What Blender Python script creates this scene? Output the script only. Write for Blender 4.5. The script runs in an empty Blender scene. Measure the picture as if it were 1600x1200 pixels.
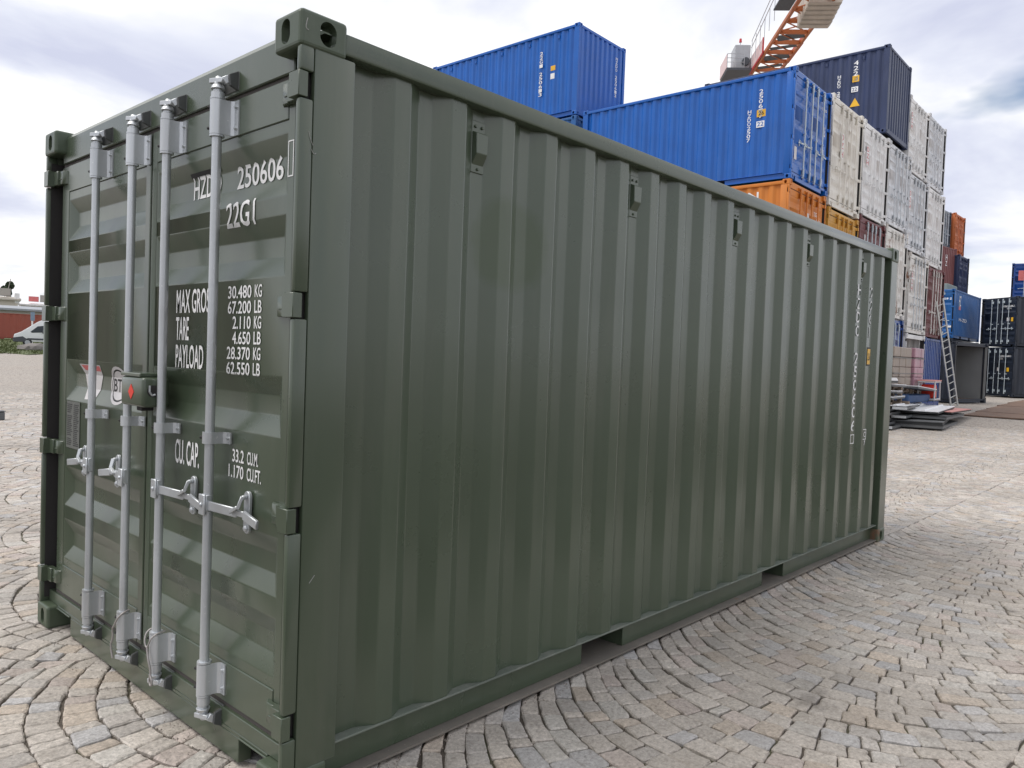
import bpy, bmesh, math, random
import numpy as np
from mathutils import Vector, Matrix
random.seed(7); rng = np.random.default_rng(11)
scene = bpy.context.scene
COL = scene.collection
rad = math.radians

# ------------------------------------------------------------------ camera
CAMP = np.array([-1.3530, -2.1968, 1.5100]); YAW, PITCH, ROLL, FPX = .7423, -.0336, .0371, 1217.03
def cam_axes():
    f = np.array([math.cos(PITCH)*math.cos(YAW), math.cos(PITCH)*math.sin(YAW), math.sin(PITCH)])
    s = np.cross(f, [0, 0, 1]); s /= np.linalg.norm(s); u = np.cross(s, f)
    return math.cos(ROLL)*s+math.sin(ROLL)*u, -math.sin(ROLL)*s+math.cos(ROLL)*u, f
CS, CU, CF = cam_axes()
cam_d = bpy.data.cameras.new('camera'); cam = bpy.data.objects.new('camera', cam_d); COL.objects.link(cam)
cam_d.sensor_width = 36; cam_d.lens = FPX/1600*36; cam_d.clip_end = 5000; cam_d.clip_start = .05
cam.matrix_world = Matrix(((CS[0], CU[0], -CF[0], CAMP[0]), (CS[1], CU[1], -CF[1], CAMP[1]), (CS[2], CU[2], -CF[2], CAMP[2]), (0, 0, 0, 1)))
scene.camera = cam
def project(P):
    d = np.asarray(P, float)-CAMP; z = d@CF
    return np.stack([800+FPX*(d@CS)/z, 600-FPX*(d@CU)/z, z], -1)

# ------------------------------------------------------------------ sky, sun, exposure
SUN_EL = rad(58)
sdir = Vector((-.78, .62, 0)).normalized()*math.cos(SUN_EL)+Vector((0, 0, math.sin(SUN_EL)))
world = bpy.data.worlds.new('World'); scene.world = world; world.use_nodes = True
nt = world.node_tree; nt.nodes.clear()
def N(nt, typ, **kw):
    n = nt.nodes.new(typ)
    for k, v in kw.items():
        if k.startswith('i_'):
            key = k[2:]
            n.inputs[int(key) if key.isdigit() else key.replace('_', ' ')].default_value = v
        else: setattr(n, k, v)
    return n
def ramp(nt, fac, stops, interp='LINEAR'):
    r = nt.nodes.new('ShaderNodeValToRGB'); r.color_ramp.interpolation = interp
    els = r.color_ramp.elements
    while len(els) > 1: els.remove(els[-1])
    els[0].position = stops[0][0]; els[0].color = stops[0][1]
    for p, c in stops[1:]:
        e = els.new(p); e.color = c
    nt.links.new(fac, r.inputs[0]); return r
def g4(v): return (v, v, v, 1)
sky = N(nt, 'ShaderNodeTexSky', sky_type='NISHITA', sun_disc=False, sun_elevation=SUN_EL, sun_rotation=math.atan2(sdir.x, sdir.y), altitude=20, air_density=1.0, dust_density=1.5, ozone_density=1.5)
bg_sky = N(nt, 'ShaderNodeBackground', i_Strength=.12); nt.links.new(sky.outputs[0], bg_sky.inputs[0])
tc = N(nt, 'ShaderNodeTexCoord')
sep = N(nt, 'ShaderNodeSeparateXYZ'); nt.links.new(tc.outputs['Generated'], sep.inputs[0])
mx = N(nt, 'ShaderNodeMath', operation='ABSOLUTE'); nt.links.new(sep.outputs[2], mx.inputs[0])
ad = N(nt, 'ShaderNodeMath', operation='ADD', i_1=.22); nt.links.new(mx.outputs[0], ad.inputs[0])
dx = N(nt, 'ShaderNodeMath', operation='DIVIDE'); dy = N(nt, 'ShaderNodeMath', operation='DIVIDE')
nt.links.new(sep.outputs[0], dx.inputs[0]); nt.links.new(ad.outputs[0], dx.inputs[1])
nt.links.new(sep.outputs[1], dy.inputs[0]); nt.links.new(ad.outputs[0], dy.inputs[1])
cmb = N(nt, 'ShaderNodeCombineXYZ'); nt.links.new(dx.outputs[0], cmb.inputs[0]); nt.links.new(dy.outputs[0], cmb.inputs[1])
def cloud_noise(off, scale, detail, rough):
    mp = N(nt, 'ShaderNodeMapping'); mp.inputs['Location'].default_value = off; nt.links.new(cmb.outputs[0], mp.inputs[0])
    n = N(nt, 'ShaderNodeTexNoise', i_Scale=scale, i_Detail=detail, i_Roughness=rough, i_Distortion=.35); nt.links.new(mp.outputs[0], n.inputs[0]); return n.outputs[0]
shade = ramp(nt, cloud_noise((5.5, 9.2, 3.3), 1.5, 6, .52), [(.36, (.60, .63, .78, 1)), (.45, (.74, .77, .88, 1)), (.53, (.93, .94, .97, 1)), (.60, (1.08, 1.07, 1.06, 1))])
cover = ramp(nt, cloud_noise((11.2, 6.5, 6.3), 1.1, 5, .5), [(.29, g4(0)), (.40, g4(1))])
bg_cl = N(nt, 'ShaderNodeBackground', i_Strength=1.0); nt.links.new(shade.outputs[0], bg_cl.inputs[0])
mixw = N(nt, 'ShaderNodeMixShader'); nt.links.new(cover.outputs[0], mixw.inputs[0]); nt.links.new(bg_sky.outputs[0], mixw.inputs[1]); nt.links.new(bg_cl.outputs[0], mixw.inputs[2])
wo = N(nt, 'ShaderNodeOutputWorld'); nt.links.new(mixw.outputs[0], wo.inputs[0])
sun_d = bpy.data.lights.new('sun', 'SUN'); sun_d.energy = 1.9; sun_d.angle = rad(36); sun_d.color = (1, .95, .88)
sun = bpy.data.objects.new('sun', sun_d); COL.objects.link(sun); sun.rotation_euler = (-sdir).to_track_quat('-Z', 'Y').to_euler(); sun.location = (-10, -5, 20)
scene.render.engine = 'CYCLES'
vs = scene.view_settings; vs.view_transform = 'Standard'; vs.look = 'None'; vs.exposure = 0.14; vs.gamma = 1; vs.use_curve_mapping = False
scene.cycles.max_bounces = 6

# ------------------------------------------------------------------ materials
def new_mat(name):
    m = bpy.data.materials.new(name); m.use_nodes = True; t = m.node_tree; b = t.nodes['Principled BSDF']; return m, t, b
def mixc(t, fac, a, b, blend='MIX'):
    n = t.nodes.new('ShaderNodeMix'); n.data_type = 'RGBA'; n.blend_type = blend
    for sock, v in ((n.inputs[0], fac), (n.inputs[6], a), (n.inputs[7], b)):
        if isinstance(v, bpy.types.NodeSocket): t.links.new(v, sock)
        else: sock.default_value = v
    return n.outputs[2]
def c4(c): return (c[0], c[1], c[2], 1)
def noise(t, co, scale, detail=4, rough=.55, stretch=None, off=(0, 0, 0)):
    if stretch or off != (0, 0, 0):
        mp = t.nodes.new('ShaderNodeMapping'); mp.inputs['Scale'].default_value = stretch or (1, 1, 1); mp.inputs['Location'].default_value = off
        t.links.new(co, mp.inputs[0]); co = mp.outputs[0]
    n = t.nodes.new('ShaderNodeTexNoise'); n.inputs['Scale'].default_value = scale; n.inputs['Detail'].default_value = detail; n.inputs['Roughness'].default_value = rough
    t.links.new(co, n.inputs[0]); return n.outputs[0]
def bump(t, b, h, strength, dist=.01):
    n = t.nodes.new('ShaderNodeBump'); n.inputs['Strength'].default_value = strength; n.inputs['Distance'].default_value = dist
    t.links.new(h, n.inputs['Height']); t.links.new(n.outputs[0], b.inputs['Normal'])
def paint(name, col, rough=.42, var=.10, dust=.12, dustcol=(.32, .30, .27), rust=0., rustcol=(.16, .06, .025), seed=0., metal=0., streak=.5):
    m, t, b = new_mat(name); co = t.nodes.new('ShaderNodeTexCoord').outputs['Object']; o = (seed*3.7, seed*1.3, seed*2.1)
    n1 = noise(t, co, 1.3, 5, off=o)
    base = mixc(t, ramp(t, n1, [(.3, g4(0)), (.7, g4(1))]).outputs[0], c4([c*(1-var) for c in col]), c4([c*(1+var) for c in col]))
    st = noise(t, co, 5, 5, .6, (1.6, 1.6, .22), o)
    base = mixc(t, ramp(t, st, [(.48, g4(0)), (.75, g4(dust))]).outputs[0], base, c4(dustcol))
    spk = noise(t, co, 90, 3, .6)
    base = mixc(t, ramp(t, spk, [(.66, g4(0)), (.72, g4(dust*1.2))]).outputs[0], base, c4([min(1, c*2.2+.05) for c in col]))
    rgh = ramp(t, n1, [(.25, g4(rough*.85)), (.75, g4(min(1, rough*1.25)))]).outputs[0]
    if rust > 0:
        r1 = noise(t, co, 2.6, 8, .68, (1, 1, .55), o)
        rf = ramp(t, r1, [(.70-.28*rust, g4(0)), (.78-.28*rust, g4(1))]).outputs[0]
        base = mixc(t, rf, base, c4(rustcol)); rgh = mixc(t, rf, rgh, g4(.85))
    t.links.new(base, b.inputs['Base Color']); t.links.new(rgh, b.inputs['Roughness']); b.inputs['Metallic'].default_value = metal
    bump(t, b, noise(t, co, 35, 4), .08, .004)
    return m
def plain(name, col, rough=.6, metal=0., emis=None):
    m, t, b = new_mat(name); co = t.nodes.new('ShaderNodeTexCoord').outputs['Object']
    n1 = noise(t, co, 6, 5)
    t.links.new(mixc(t, n1, c4([c*.8 for c in col]), c4([min(1, c*1.18) for c in col])), b.inputs['Base Color'])
    b.inputs['Roughness'].default_value = rough; b.inputs['Metallic'].default_value = metal
    bump(t, b, noise(t, co, 40, 4), .1, .004)
    return m
GREEN = (.061, .083, .053)
MG, tg, bgp = new_mat('olive_green_paint')
def build_green():
    t, b = tg, bgp; co = t.nodes.new('ShaderNodeTexCoord').outputs['Object']
    n1 = noise(t, co, 1.1, 5)
    base = mixc(t, ramp(t, n1, [(.3, g4(0)), (.7, g4(1))]).outputs[0], c4([c*.93 for c in GREEN]), c4([c*1.07 for c in GREEN]))
    # greener, darker patch with a noisy edge on the long side
    sp = t.nodes.new('ShaderNodeSeparateXYZ'); t.links.new(co, sp.inputs[0])
    def sq(sock, c, w):
        a = N(t, 'ShaderNodeMath', operation='SUBTRACT', i_1=c); t.links.new(sock, a.inputs[0])
        d = N(t, 'ShaderNodeMath', operation='DIVIDE', i_1=w); t.links.new(a.outputs[0], d.inputs[0])
        p = N(t, 'ShaderNodeMath', operation='MULTIPLY'); t.links.new(d.outputs[0], p.inputs[0]); t.links.new(d.outputs[0], p.inputs[1]); return p.outputs[0]
    s = N(t, 'ShaderNodeMath', operation='ADD'); t.links.new(sq(sp.outputs[0], 1.05, .30), s.inputs[0]); t.links.new(sq(sp.outputs[2], 1.98, .27), s.inputs[1])
    s2 = N(t, 'ShaderNodeMath', operation='ADD'); t.links.new(s.outputs[0], s2.inputs[0])
    nz = N(t, 'ShaderNodeMath', operation='MULTIPLY', i_1=.7); t.links.new(noise(t, co, 5, 5, .6), nz.inputs[0]); t.links.new(nz.outputs[0], s2.inputs[1])
    pf = ramp(t, s2.outputs[0], [(.70, g4(.8)), (1.0, g4(0))]).outputs[0]
    base = mixc(t, pf, base, (.038, .062, .020, 1))
    st = noise(t, co, 6, 5, .6, (1.8, 1.8, .18))
    base = mixc(t, ramp(t, st, [(.5, g4(0)), (.78, g4(.14))]).outputs[0], base, (.17, .165, .14, 1))
    # dust kicked up at the foot and small chips
    spk = noise(t, co, 70, 3, .6)
    base = mixc(t, ramp(t, spk, [(.72, g4(0)), (.76, g4(.15))]).outputs[0], base, (.2, .22, .18, 1))
    t.links.new(base, b.inputs['Base Color'])
    t.links.new(ramp(t, noise(t, co, 2.3, 6, .6, off=(5, 5, 5)), [(.3, g4(.24)), (.7, g4(.36))]).outputs[0], b.inputs['Roughness'])
    b.inputs['Specular IOR Level'].default_value = .55; b.inputs['Coat Weight'].default_value = .45; b.inputs['Coat Roughness'].default_value = .18
    bb = N(t, 'ShaderNodeMath', operation='ADD'); t.links.new(noise(t, co, 3.2, 3, off=(1, 1, 1)), bb.inputs[0])
    sm = N(t, 'ShaderNodeMath', operation='MULTIPLY', i_1=.06); t.links.new(noise(t, co, 160, 2), sm.inputs[0]); t.links.new(sm.outputs[0], bb.inputs[1])
    bump(t, b, bb.outputs[0], .10, .012)
build_green()
GALV = paint('galvanised_steel', (.56, .585, .61), .36, .16, .28, (.27, .25, .23), metal=.55)
MCAST = paint('cast_steel_dark', (.085, .09, .09), .5, .2, .2, metal=.3)
RUBBER = plain('black_rubber', (.028, .026, .026), .75)
GASK = plain('dusty_gasket', (.075, .066, .062), .85)
DARK = plain('dark_interior', (.012, .013, .014), .9)
DUSTY = paint('dusty_rail_flange', (.16, .145, .125), .85, .25, .35, (.30, .26, .22), rust=.25, rustcol=(.22, .11, .05))
WHITEP = plain('white_marking_paint', (.80, .80, .80), .5)
BLACKP = plain('black_marking_paint', (.015, .015, .015), .5)
YELP = plain('yellow_sticker', (.75, .42, .02), .4)
REDP = plain('red_sticker', (.75, .04, .02), .4)
PINKP = plain('faded_pink_red_marking', (.62, .16, .16), .5)
GREYPL = paint('dull_data_plate', (.12, .125, .115), .5, .15, .3, (.22, .22, .21))
BLACKOUT = plain('black_overpaint', (.008, .008, .01), .4)

# ------------------------------------------------------------------ mesh helpers
class MB:
    def __init__(s): s.v = []; s.f = []
    def add(s, vs, fs):
        o = len(s.v); s.v += [tuple(map(float, v)) for v in vs]; s.f += [tuple(i+o for i in f) for f in fs]; return s
    def box(s, x0, x1, y0, y1, z0, z1):
        return s.add([(x0, y0, z0), (x1, y0, z0), (x1, y1, z0), (x0, y1, z0), (x0, y0, z1), (x1, y0, z1), (x1, y1, z1), (x0, y1, z1)],
                     [(3, 2, 1, 0), (4, 5, 6, 7), (0, 1, 5, 4), (1, 2, 6, 5), (2, 3, 7, 6), (3, 0, 4, 7)])
    def tube(s, a, b, r0, r1=None, n=10, caps=True):
        r1 = r0 if r1 is None else r1; a = Vector(a); b = Vector(b); d = (b-a).normalized()
        u = d.orthogonal().normalized(); w = d.cross(u); vs = []
        for p, r in ((a, r0), (b, r1)):
            for i in range(n):
                t = 2*math.pi*i/n; vs.append(p+u*math.cos(t)*r+w*math.sin(t)*r)
        fs = [(i, (i+1) % n, n+(i+1) % n, n+i) for i in range(n)]
        if caps: fs += [tuple(range(n-1, -1, -1)), tuple(range(n, 2*n))]
        return s.add(vs, fs)
    def path(s, pts, r, n=8):
        for a, b in zip(pts[:-1], pts[1:]): s.tube(a, b, r, n=n)
        return s
    def prism(s, poly, axis, a, b):
        """poly: 2-D outline; extruded along axis (0,1,2) from a to b"""
        n = len(poly); vs = []
        for h in (a, b):
            for p in poly:
                q = [0, 0, 0]; o = [i for i in range(3) if i != axis]; q[o[0]] = p[0]; q[o[1]] = p[1]; q[axis] = h; vs.append(q)
        return s.add(vs, [tuple(range(n-1, -1, -1)), tuple(range(n, 2*n))]+[(i, (i+1) % n, n+(i+1) % n, n+i) for i in range(n)])
    def bar(s, a, b, w, h):
        a = Vector(a); b = Vector(b); d = (b-a).normalized(); up = Vector((0, 0, 1)) if abs(d.z) < .95 else Vector((1, 0, 0))
        u = d.cross(up).normalized()*w/2; v = u.cross(d).normalized()*h/2
        return s.add([a-u-v, a+u-v, a+u+v, a-u+v, b-u-v, b+u-v, b+u+v, b-u+v], [(3, 2, 1, 0), (4, 5, 6, 7), (0, 1, 5, 4), (1, 2, 6, 5), (2, 3, 7, 6), (3, 0, 4, 7)])
    def mesh(s, name, bevel=0, smooth=False, seg=1, sharp=38):
        me = bpy.data.meshes.new(name); me.from_pydata(s.v, [], s.f)
        bm = bmesh.new(); bm.from_mesh(me)
        bmesh.ops.recalc_face_normals(bm, faces=bm.faces)
        if bevel:
            es = [e for e in bm.edges if len(e.link_faces) == 2 and e.calc_face_angle(0) > .5]
            bmesh.ops.bevel(bm, geom=es, offset=bevel, segments=seg, affect='EDGES', profile=.5, clamp_overlap=True)
        bm.to_mesh(me); bm.free()
        if smooth:
            for p in me.polygons: p.use_smooth = True
            me.set_sharp_from_angle(angle=rad(sharp))
        return me
    def build(s, name, mat, parent=None, bevel=0, smooth=False, seg=1):
        return link(name, s.mesh(name, bevel, smooth, seg), mat, parent)
def link(name, me, mat, parent=None):
    o = bpy.data.objects.new(name, me); COL.objects.link(o)
    if parent: o.parent = parent
    if mat:
        if not me.materials: me.materials.append(None)
        o.material_slots[0].link = 'OBJECT'; o.material_slots[0].material = mat
    return o
def tag(o, label=None, cat=None, group=None, kind=None):
    for k, v in (('label', label), ('category', cat), ('group', group), ('kind', kind)):
        if v: o[k] = v
    return o
def empty(name, loc=(0, 0, 0), rz=0):
    o = bpy.data.objects.new(name, None); COL.objects.link(o); o.location = loc; o.rotation_euler = (0, 0, rz); o.empty_display_size = .2; return o
SIDE_SCENE = bpy.data.scenes.new('drafting')            # empty side scene: turning lettering and cables into meshes stays quick
def side_eval(o):
    SIDE_SCENE.collection.objects.link(o)
    with bpy.context.temp_override(scene=SIDE_SCENE, view_layer=SIDE_SCENE.view_layers[0]):
        dg = bpy.context.evaluated_depsgraph_get(); dg.update()
        return bpy.data.meshes.new_from_object(o.evaluated_get(dg))
def text_data(s):
    cu = bpy.data.curves.new('lettering', 'FONT'); cu.body = s; cu.resolution_u = 3; cu.offset = .012
    o = bpy.data.objects.new('lettering', cu); me = side_eval(o)
    bpy.data.objects.remove(o); bpy.data.curves.remove(cu); return me
def text_on(name, s, mat, parent, box, fn, cuts=()):
    """fit lettering s into box (l, r, b, t) in sheet coordinates; fn maps (h, v) to a 3-D point on the surface"""
    me = text_data(s); bm = bmesh.new(); bm.from_mesh(me)
    xs = [v.co.x for v in bm.verts]; ys = [v.co.y for v in bm.verts]
    l, r, b, t = box; x0, x1, y0, y1 = min(xs), max(xs), min(ys), max(ys)
    if any(ch in s for ch in ',.') and y0 < 0: y0 = 0
    for v in bm.verts:
        v.co.x = l+(v.co.x-x0)/(x1-x0)*(r-l); v.co.y = b+(v.co.y-y0)/(y1-y0)*(t-b); v.co.z = 0
    bmesh.ops.triangulate(bm, faces=bm.faces)
    for c in cuts:
        bmesh.ops.bisect_plane(bm, geom=bm.verts[:]+bm.edges[:]+bm.faces[:], plane_co=(0, c, 0), plane_no=(0, 1, 0))
    for v in bm.verts: v.co = fn(v.co.x, v.co.y)
    bm.to_mesh(me); bm.free(); me.name = name
    me.materials.clear(); return link(name, me, mat, parent)

# ------------------------------------------------------------------ ground
def gz(x, y):
    d = np.hypot(np.asarray(x, float)-2, y)
    t = np.clip(d-6, 0, 104); return .0105*np.where(t < 4, t*t/8, t-2)
def ground_mats():
    m, t, b = new_mat('soil_joint_and_far_setts'); co = t.nodes.new('ShaderNodeTexCoord').outputs['Object']
    n = noise(t, co, 9, 6, .65); n2 = noise(t, co, 120, 4, .7)
    soil = mixc(t, ramp(t, n, [(.35, g4(0)), (.65, g4(1))]).outputs[0], (.055, .045, .036, 1), (.115, .095, .075, 1))
    soil = mixc(t, ramp(t, n2, [(.55, g4(0)), (.7, g4(.7))]).outputs[0], soil, (.24, .21, .18, 1))
    moss = noise(t, co, 2.2, 5, .6, off=(3, 8, 1))
    soil = mixc(t, ramp(t, moss, [(.52, g4(0)), (.66, g4(.8))]).outputs[0], soil, (.075, .085, .03, 1))
    vor = N(t, 'ShaderNodeTexVoronoi', feature='DISTANCE_TO_EDGE', i_Scale=7.5); t.links.new(co, vor.inputs[0])
    vc = N(t, 'ShaderNodeTexVoronoi', feature='F1', i_Scale=7.5); t.links.new(co, vc.inputs[0])
    tone = noise(t, co, .35, 5, .6)
    sc = mixc(t, vc.outputs['Color'], (.33, .30, .27, 1), (.44, .40, .355, 1))
    sc = mixc(t, ramp(t, tone, [(.35, g4(0)), (.65, g4(.5))]).outputs[0], sc, (.40, .35, .30, 1))
    sett = mixc(t, ramp(t, vor.outputs[0], [(.0, g4(0)), (.07, g4(1))]).outputs[0], (.12, .10, .085, 1), sc)
    ln = N(t, 'ShaderNodeVectorMath', operation='LENGTH'); t.links.new(co, ln.inputs[0])
    wob = N(t, 'ShaderNodeMath', operation='ADD'); t.links.new(ln.outputs['Value'], wob.inputs[0])
    k = ramp(t, N(t, 'ShaderNodeMath', operation='DIVIDE', i_1=60).outputs[0], [(.30, g4(0)), (.35, g4(1))])
    dv = k.inputs[0].links[0].from_node; t.links.new(wob.outputs[0], dv.inputs[0])
    t.links.new(mixc(t, k.outputs[0], soil, sett), b.inputs['Base Color']); b.inputs['Roughness'].default_value = .85
    bump(t, b, n2, .5, .01)
    # stone
    m2, t, b = new_mat('granite_sett'); co = t.nodes.new('ShaderNodeTexCoord').outputs['Object']
    at = N(t, 'ShaderNodeAttribute', attribute_name='tint')
    sp1 = noise(t, co, 62, 6, .8); sp2 = noise(t, co, 16, 6, .7); sp3 = noise(t, co, 130, 4, .7)
    c = mixc(t, ramp(t, sp1, [(.35, g4(.75)), (.65, g4(1.2))]).outputs[0], (0, 0, 0, 1), at.outputs['Color'])
    mul = N(t, 'ShaderNodeMix', data_type='RGBA', blend_type='MULTIPLY'); mul.inputs[0].default_value = 1
    t.links.new(at.outputs['Color'], mul.inputs[6]); t.links.new(ramp(t, sp1, [(.32, g4(.50)), (.47, g4(.96)), (.55, g4(1.10)), (.70, g4(1.60))]).outputs[0], mul.inputs[7])
    c = mixc(t, ramp(t, sp2, [(.50, g4(0)), (.72, g4(.50))]).outputs[0], mul.outputs[2], (.22, .19, .16, 1))
    c = mixc(t, ramp(t, sp3, [(.62, g4(0)), (.70, g4(.6))]).outputs[0], c, (.09, .08, .075, 1))
    big = noise(t, co, .55, 5, .6); c = mixc(t, ramp(t, big, [(.40, g4(0)), (.66, g4(.42))]).outputs[0], c, (.22, .195, .165, 1))
    oil = noise(t, co, 1.7, 5, .65, off=(9, 4, 2)); c = mixc(t, ramp(t, oil, [(.63, g4(0)), (.72, g4(.55))]).outputs[0], c, (.13, .115, .10, 1))
    t.links.new(c, b.inputs['Base Color'])
    t.links.new(ramp(t, sp2, [(.3, g4(.62)), (.7, g4(.82))]).outputs[0], b.inputs['Roughness'])
    hh = N(t, 'ShaderNodeMath', operation='ADD'); t.links.new(sp2, hh.inputs[0]); q = N(t, 'ShaderNodeMath', operation='MULTIPLY', i_1=.35); t.links.new(sp1, q.inputs[0]); t.links.new(q.outputs[0], hh.inputs[1])
    bump(t, b, hh.outputs[0], .9, .012)
    return m, m2
SOIL, STONE = ground_mats()
def make_ground():
    rs = np.concatenate([[0], np.arange(1, 30, 1.0), np.geomspace(30, 2500, 40)]); na = 96
    mb = MB(); vs = [(0, 0, -.015)]
    for r in rs[1:]:
        for i in range(na):
            a = 2*math.pi*i/na; x, y = r*math.cos(a), r*math.sin(a); vs.append((x, y, float(gz(x, y))-.015))
    fs = [(0, 1+i, 1+(i+1) % na) for i in range(na)]
    for k in range(len(rs)-2):
        o = 1+k*na; fs += [(o+i, o+na+i, o+na+(i+1) % na, o+(i+1) % na) for i in range(na)]
    mb.add(vs, fs); o = mb.build('ground', SOIL, smooth=True); tag(o, 'cobbled yard of greyish granite setts laid in arcs', 'ground', kind='structure'); return o
GROUND = make_ground()
def seg_hits_box(p, q, b=(.40, 5.95, .55, 2.20)):
    t0, t1 = 0., 1.; d = q-p
    for i, (lo, hi) in enumerate(((b[0], b[1]), (b[2], b[3]))):
        if abs(d[i]) < 1e-9:
            if p[i] < lo or p[i] > hi: return False
        else:
            a, c = (lo-p[i])/d[i], (hi-p[i])/d[i]
            if a > c: a, c = c, a
            t0 = max(t0, a); t1 = min(t1, c)
            if t0 > t1: return False
    return True
def make_setts():
    per, R, half = 1.70, 1.06, .85; pm = math.asin(half/R); pitch = .114
    tones = np.array([(.405, .368, .328), (.43, .392, .35), (.375, .347, .318), (.42, .38, .335), (.42, .36, .30), (.405, .35, .315), (.385, .375, .37), (.43, .405, .37)])
    wts = np.array([.2, .2, .12, .13, .08, .08, .09, .1])
    cams = [CAMP[:2], CAMP[:2]+CS[:2]*1.1, CAMP[:2]-CS[:2]*1.1]
    items = []
    for j in range(-11, 14):
        yc = .9+per*j; pitch, along = (.134, .096) if j >= 0 else (.113, .130); xo = rng.uniform(0, pitch)
        for k in range(-30, 235):
            xk = k*pitch+xo+R-.4
            c = np.array([xk-.8*R, yc])
            dist = np.hypot(*(c-CAMP[:2]))
            if dist > 25: continue
            z = float(gz(*c)); pc = project((c[0], c[1], z))
            if pc[2] < .3 and dist > 2.2: continue
            if pc[2] > .3 and dist > 2.5:
                mgn = 1200*1.3/pc[2]
                if pc[0] < -220-mgn or pc[0] > 1820+mgn: continue
            n = int(round(2*pm*R/(along+rng.uniform(-.008, .010))))
            ph = np.linspace(-pm, pm, n+1); ph[1:-1] += rng.uniform(-.3, .3, n-1)*(2*pm/n)
            wob = rng.uniform(-.006, .006, (n+1, 2))
            def P(i):
                f = ph[i]; return np.array([xk-R*math.cos(f), yc+R*math.sin(f)])+wob[i]
            def Q(i):
                f = ph[i]
                if i in (0, n): return P(i)+np.array([pitch, 0])
                return P(i)+np.array([math.cos(f), -math.sin(f)])*pitch*math.cos(f)
            for i in range(n):
                q4 = np.array([P(i), P(i+1), Q(i+1), Q(i)]); cc = q4.mean(0)
                if .06 < cc[0] < 6.0 and .10 < cc[1] < 2.34 and not (cc[0] < .30 or cc[1] < .45): continue
                z = float(gz(*cc)); pp = project((cc[0], cc[1], z)); dd = np.hypot(*(cc-CAMP[:2]))
                if pp[2] < .25 or pp[0] < -260 or pp[0] > 1860 or pp[1] > 1500 or dd > 24: continue
                hid = [seg_hits_box(cm, cc) for cm in cams]
                if all(hid): continue
                items.append((q4, cc, z, dd, pp, hid[0]))
    def shape(q4, cc, z, dd):
        gap = rng.uniform(.0020, .0040); d = cc-q4; d = d/np.linalg.norm(d, axis=1)[:, None]; q = q4+d*gap*1.4+rng.uniform(-.004, .004, (4, 2))
        if dd < 10:
            o = []
            for i in range(4):
                a, b, c = q[i-1], q[i], q[(i+1) % 4]; e = rng.uniform(.03, .11, 2)
                o += [b+(a-b)*e[0], b+(c-b)*e[1]+rng.uniform(-.0025, .0025, 2)]
                if dd < 7:
                    for tq in (.36, .66): o.append(b+(c-b)*(tq+rng.uniform(-.08, .08))+rng.uniform(-.0035, .0035, 2))
            o = np.array(o)
        else: o = q
        n = len(o); cen = o.mean(0); tilt = rng.uniform(-.03, .03, 2); h = rng.uniform(-.003, .003)
        zz = lambda p: z+h+float((p-cen)@tilt)
        vs = []
        for p in o: vs.append((p[0], p[1], z-.04))
        for p in o: vs.append((p[0], p[1], zz(p)-.006+rng.uniform(-.002, .002)))
        for p in o:
            w = cen-p; w = w/np.linalg.norm(w); r = p+w*rng.uniform(.004, .010); vs.append((r[0], r[1], zz(r)-.0008))
        vs.append((cen[0], cen[1], zz(cen)+.0006))
        fs = []
        for l in (0, n): fs += [(l+i, l+(i+1) % n, l+n+(i+1) % n, l+n+i) for i in range(n)]
        fs += [(2*n+i, 2*n+(i+1) % n, 3*n) for i in range(n)]
        col = tones[rng.choice(len(tones), p=wts)]*rng.uniform(1.03, 1.34)
        return vs, fs, col
    score = []
    for i, it in enumerate(items):
        p = it[4]; vis = (not it[5]) and -5 < p[0] < 1605 and p[1] < 1205
        score.append(1/it[3]**3 if vis else 0)
    single = set(np.argsort(score)[::-1][:300].tolist())
    V, F, C = [], [], []
    def tinted(me, cols):
        a = me.color_attributes.new('tint', 'FLOAT_COLOR', 'POINT'); arr = np.ones((len(cols), 4), np.float32); arr[:, :3] = cols; a.data.foreach_set('color', arr.ravel())
    for i, (q4, cc, z, dd, pp, hid) in enumerate(items):
        vs, fs, col = shape(q4, cc, z, dd)
        if i in single:
            me = bpy.data.meshes.new('cobblestone'); me.from_pydata(vs, [], fs); tinted(me, np.tile(col, (len(vs), 1)))
            link('cobblestone', me, STONE, GROUND)
        else:
            o = len(V); V += vs; F += [tuple(a+o for a in f) for f in fs]; C += [col]*len(vs)
    me = bpy.data.meshes.new('cobblestone_paving'); me.from_pydata(V, [], F); tinted(me, np.array(C))
    o = link('cobblestone_paving', me, STONE, GROUND); o['kind'] = 'stuff'
    print('setts', len(items))
make_setts()
def make_grit():
    mb = MB(); n = 0
    while n < 900:
        if rng.random() < .6: x, y = rng.uniform(.2, 6.0), -abs(rng.normal(0, .05))+.02
        else: x, y = -abs(rng.normal(0, .06))+.04, rng.uniform(.2, 2.3)
        r = rng.uniform(.002, .006); z = float(gz(x, y))-.002; a = rng.uniform(0, 6.28)
        p = [(x+r*math.cos(a+k*2.09), y+r*math.sin(a+k*2.09), z-.003) for k in range(3)]+[(x, y, z+r*.9)]
        mb.add(p, [(0, 1, 3), (1, 2, 3), (2, 0, 3)]); n += 1
    o = mb.build('loose_grit', plain('grit', (.22, .19, .16), .9)); tag(o, 'loose grit gathered along the foot of the green container', 'grit', kind='stuff')
make_grit()

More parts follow.
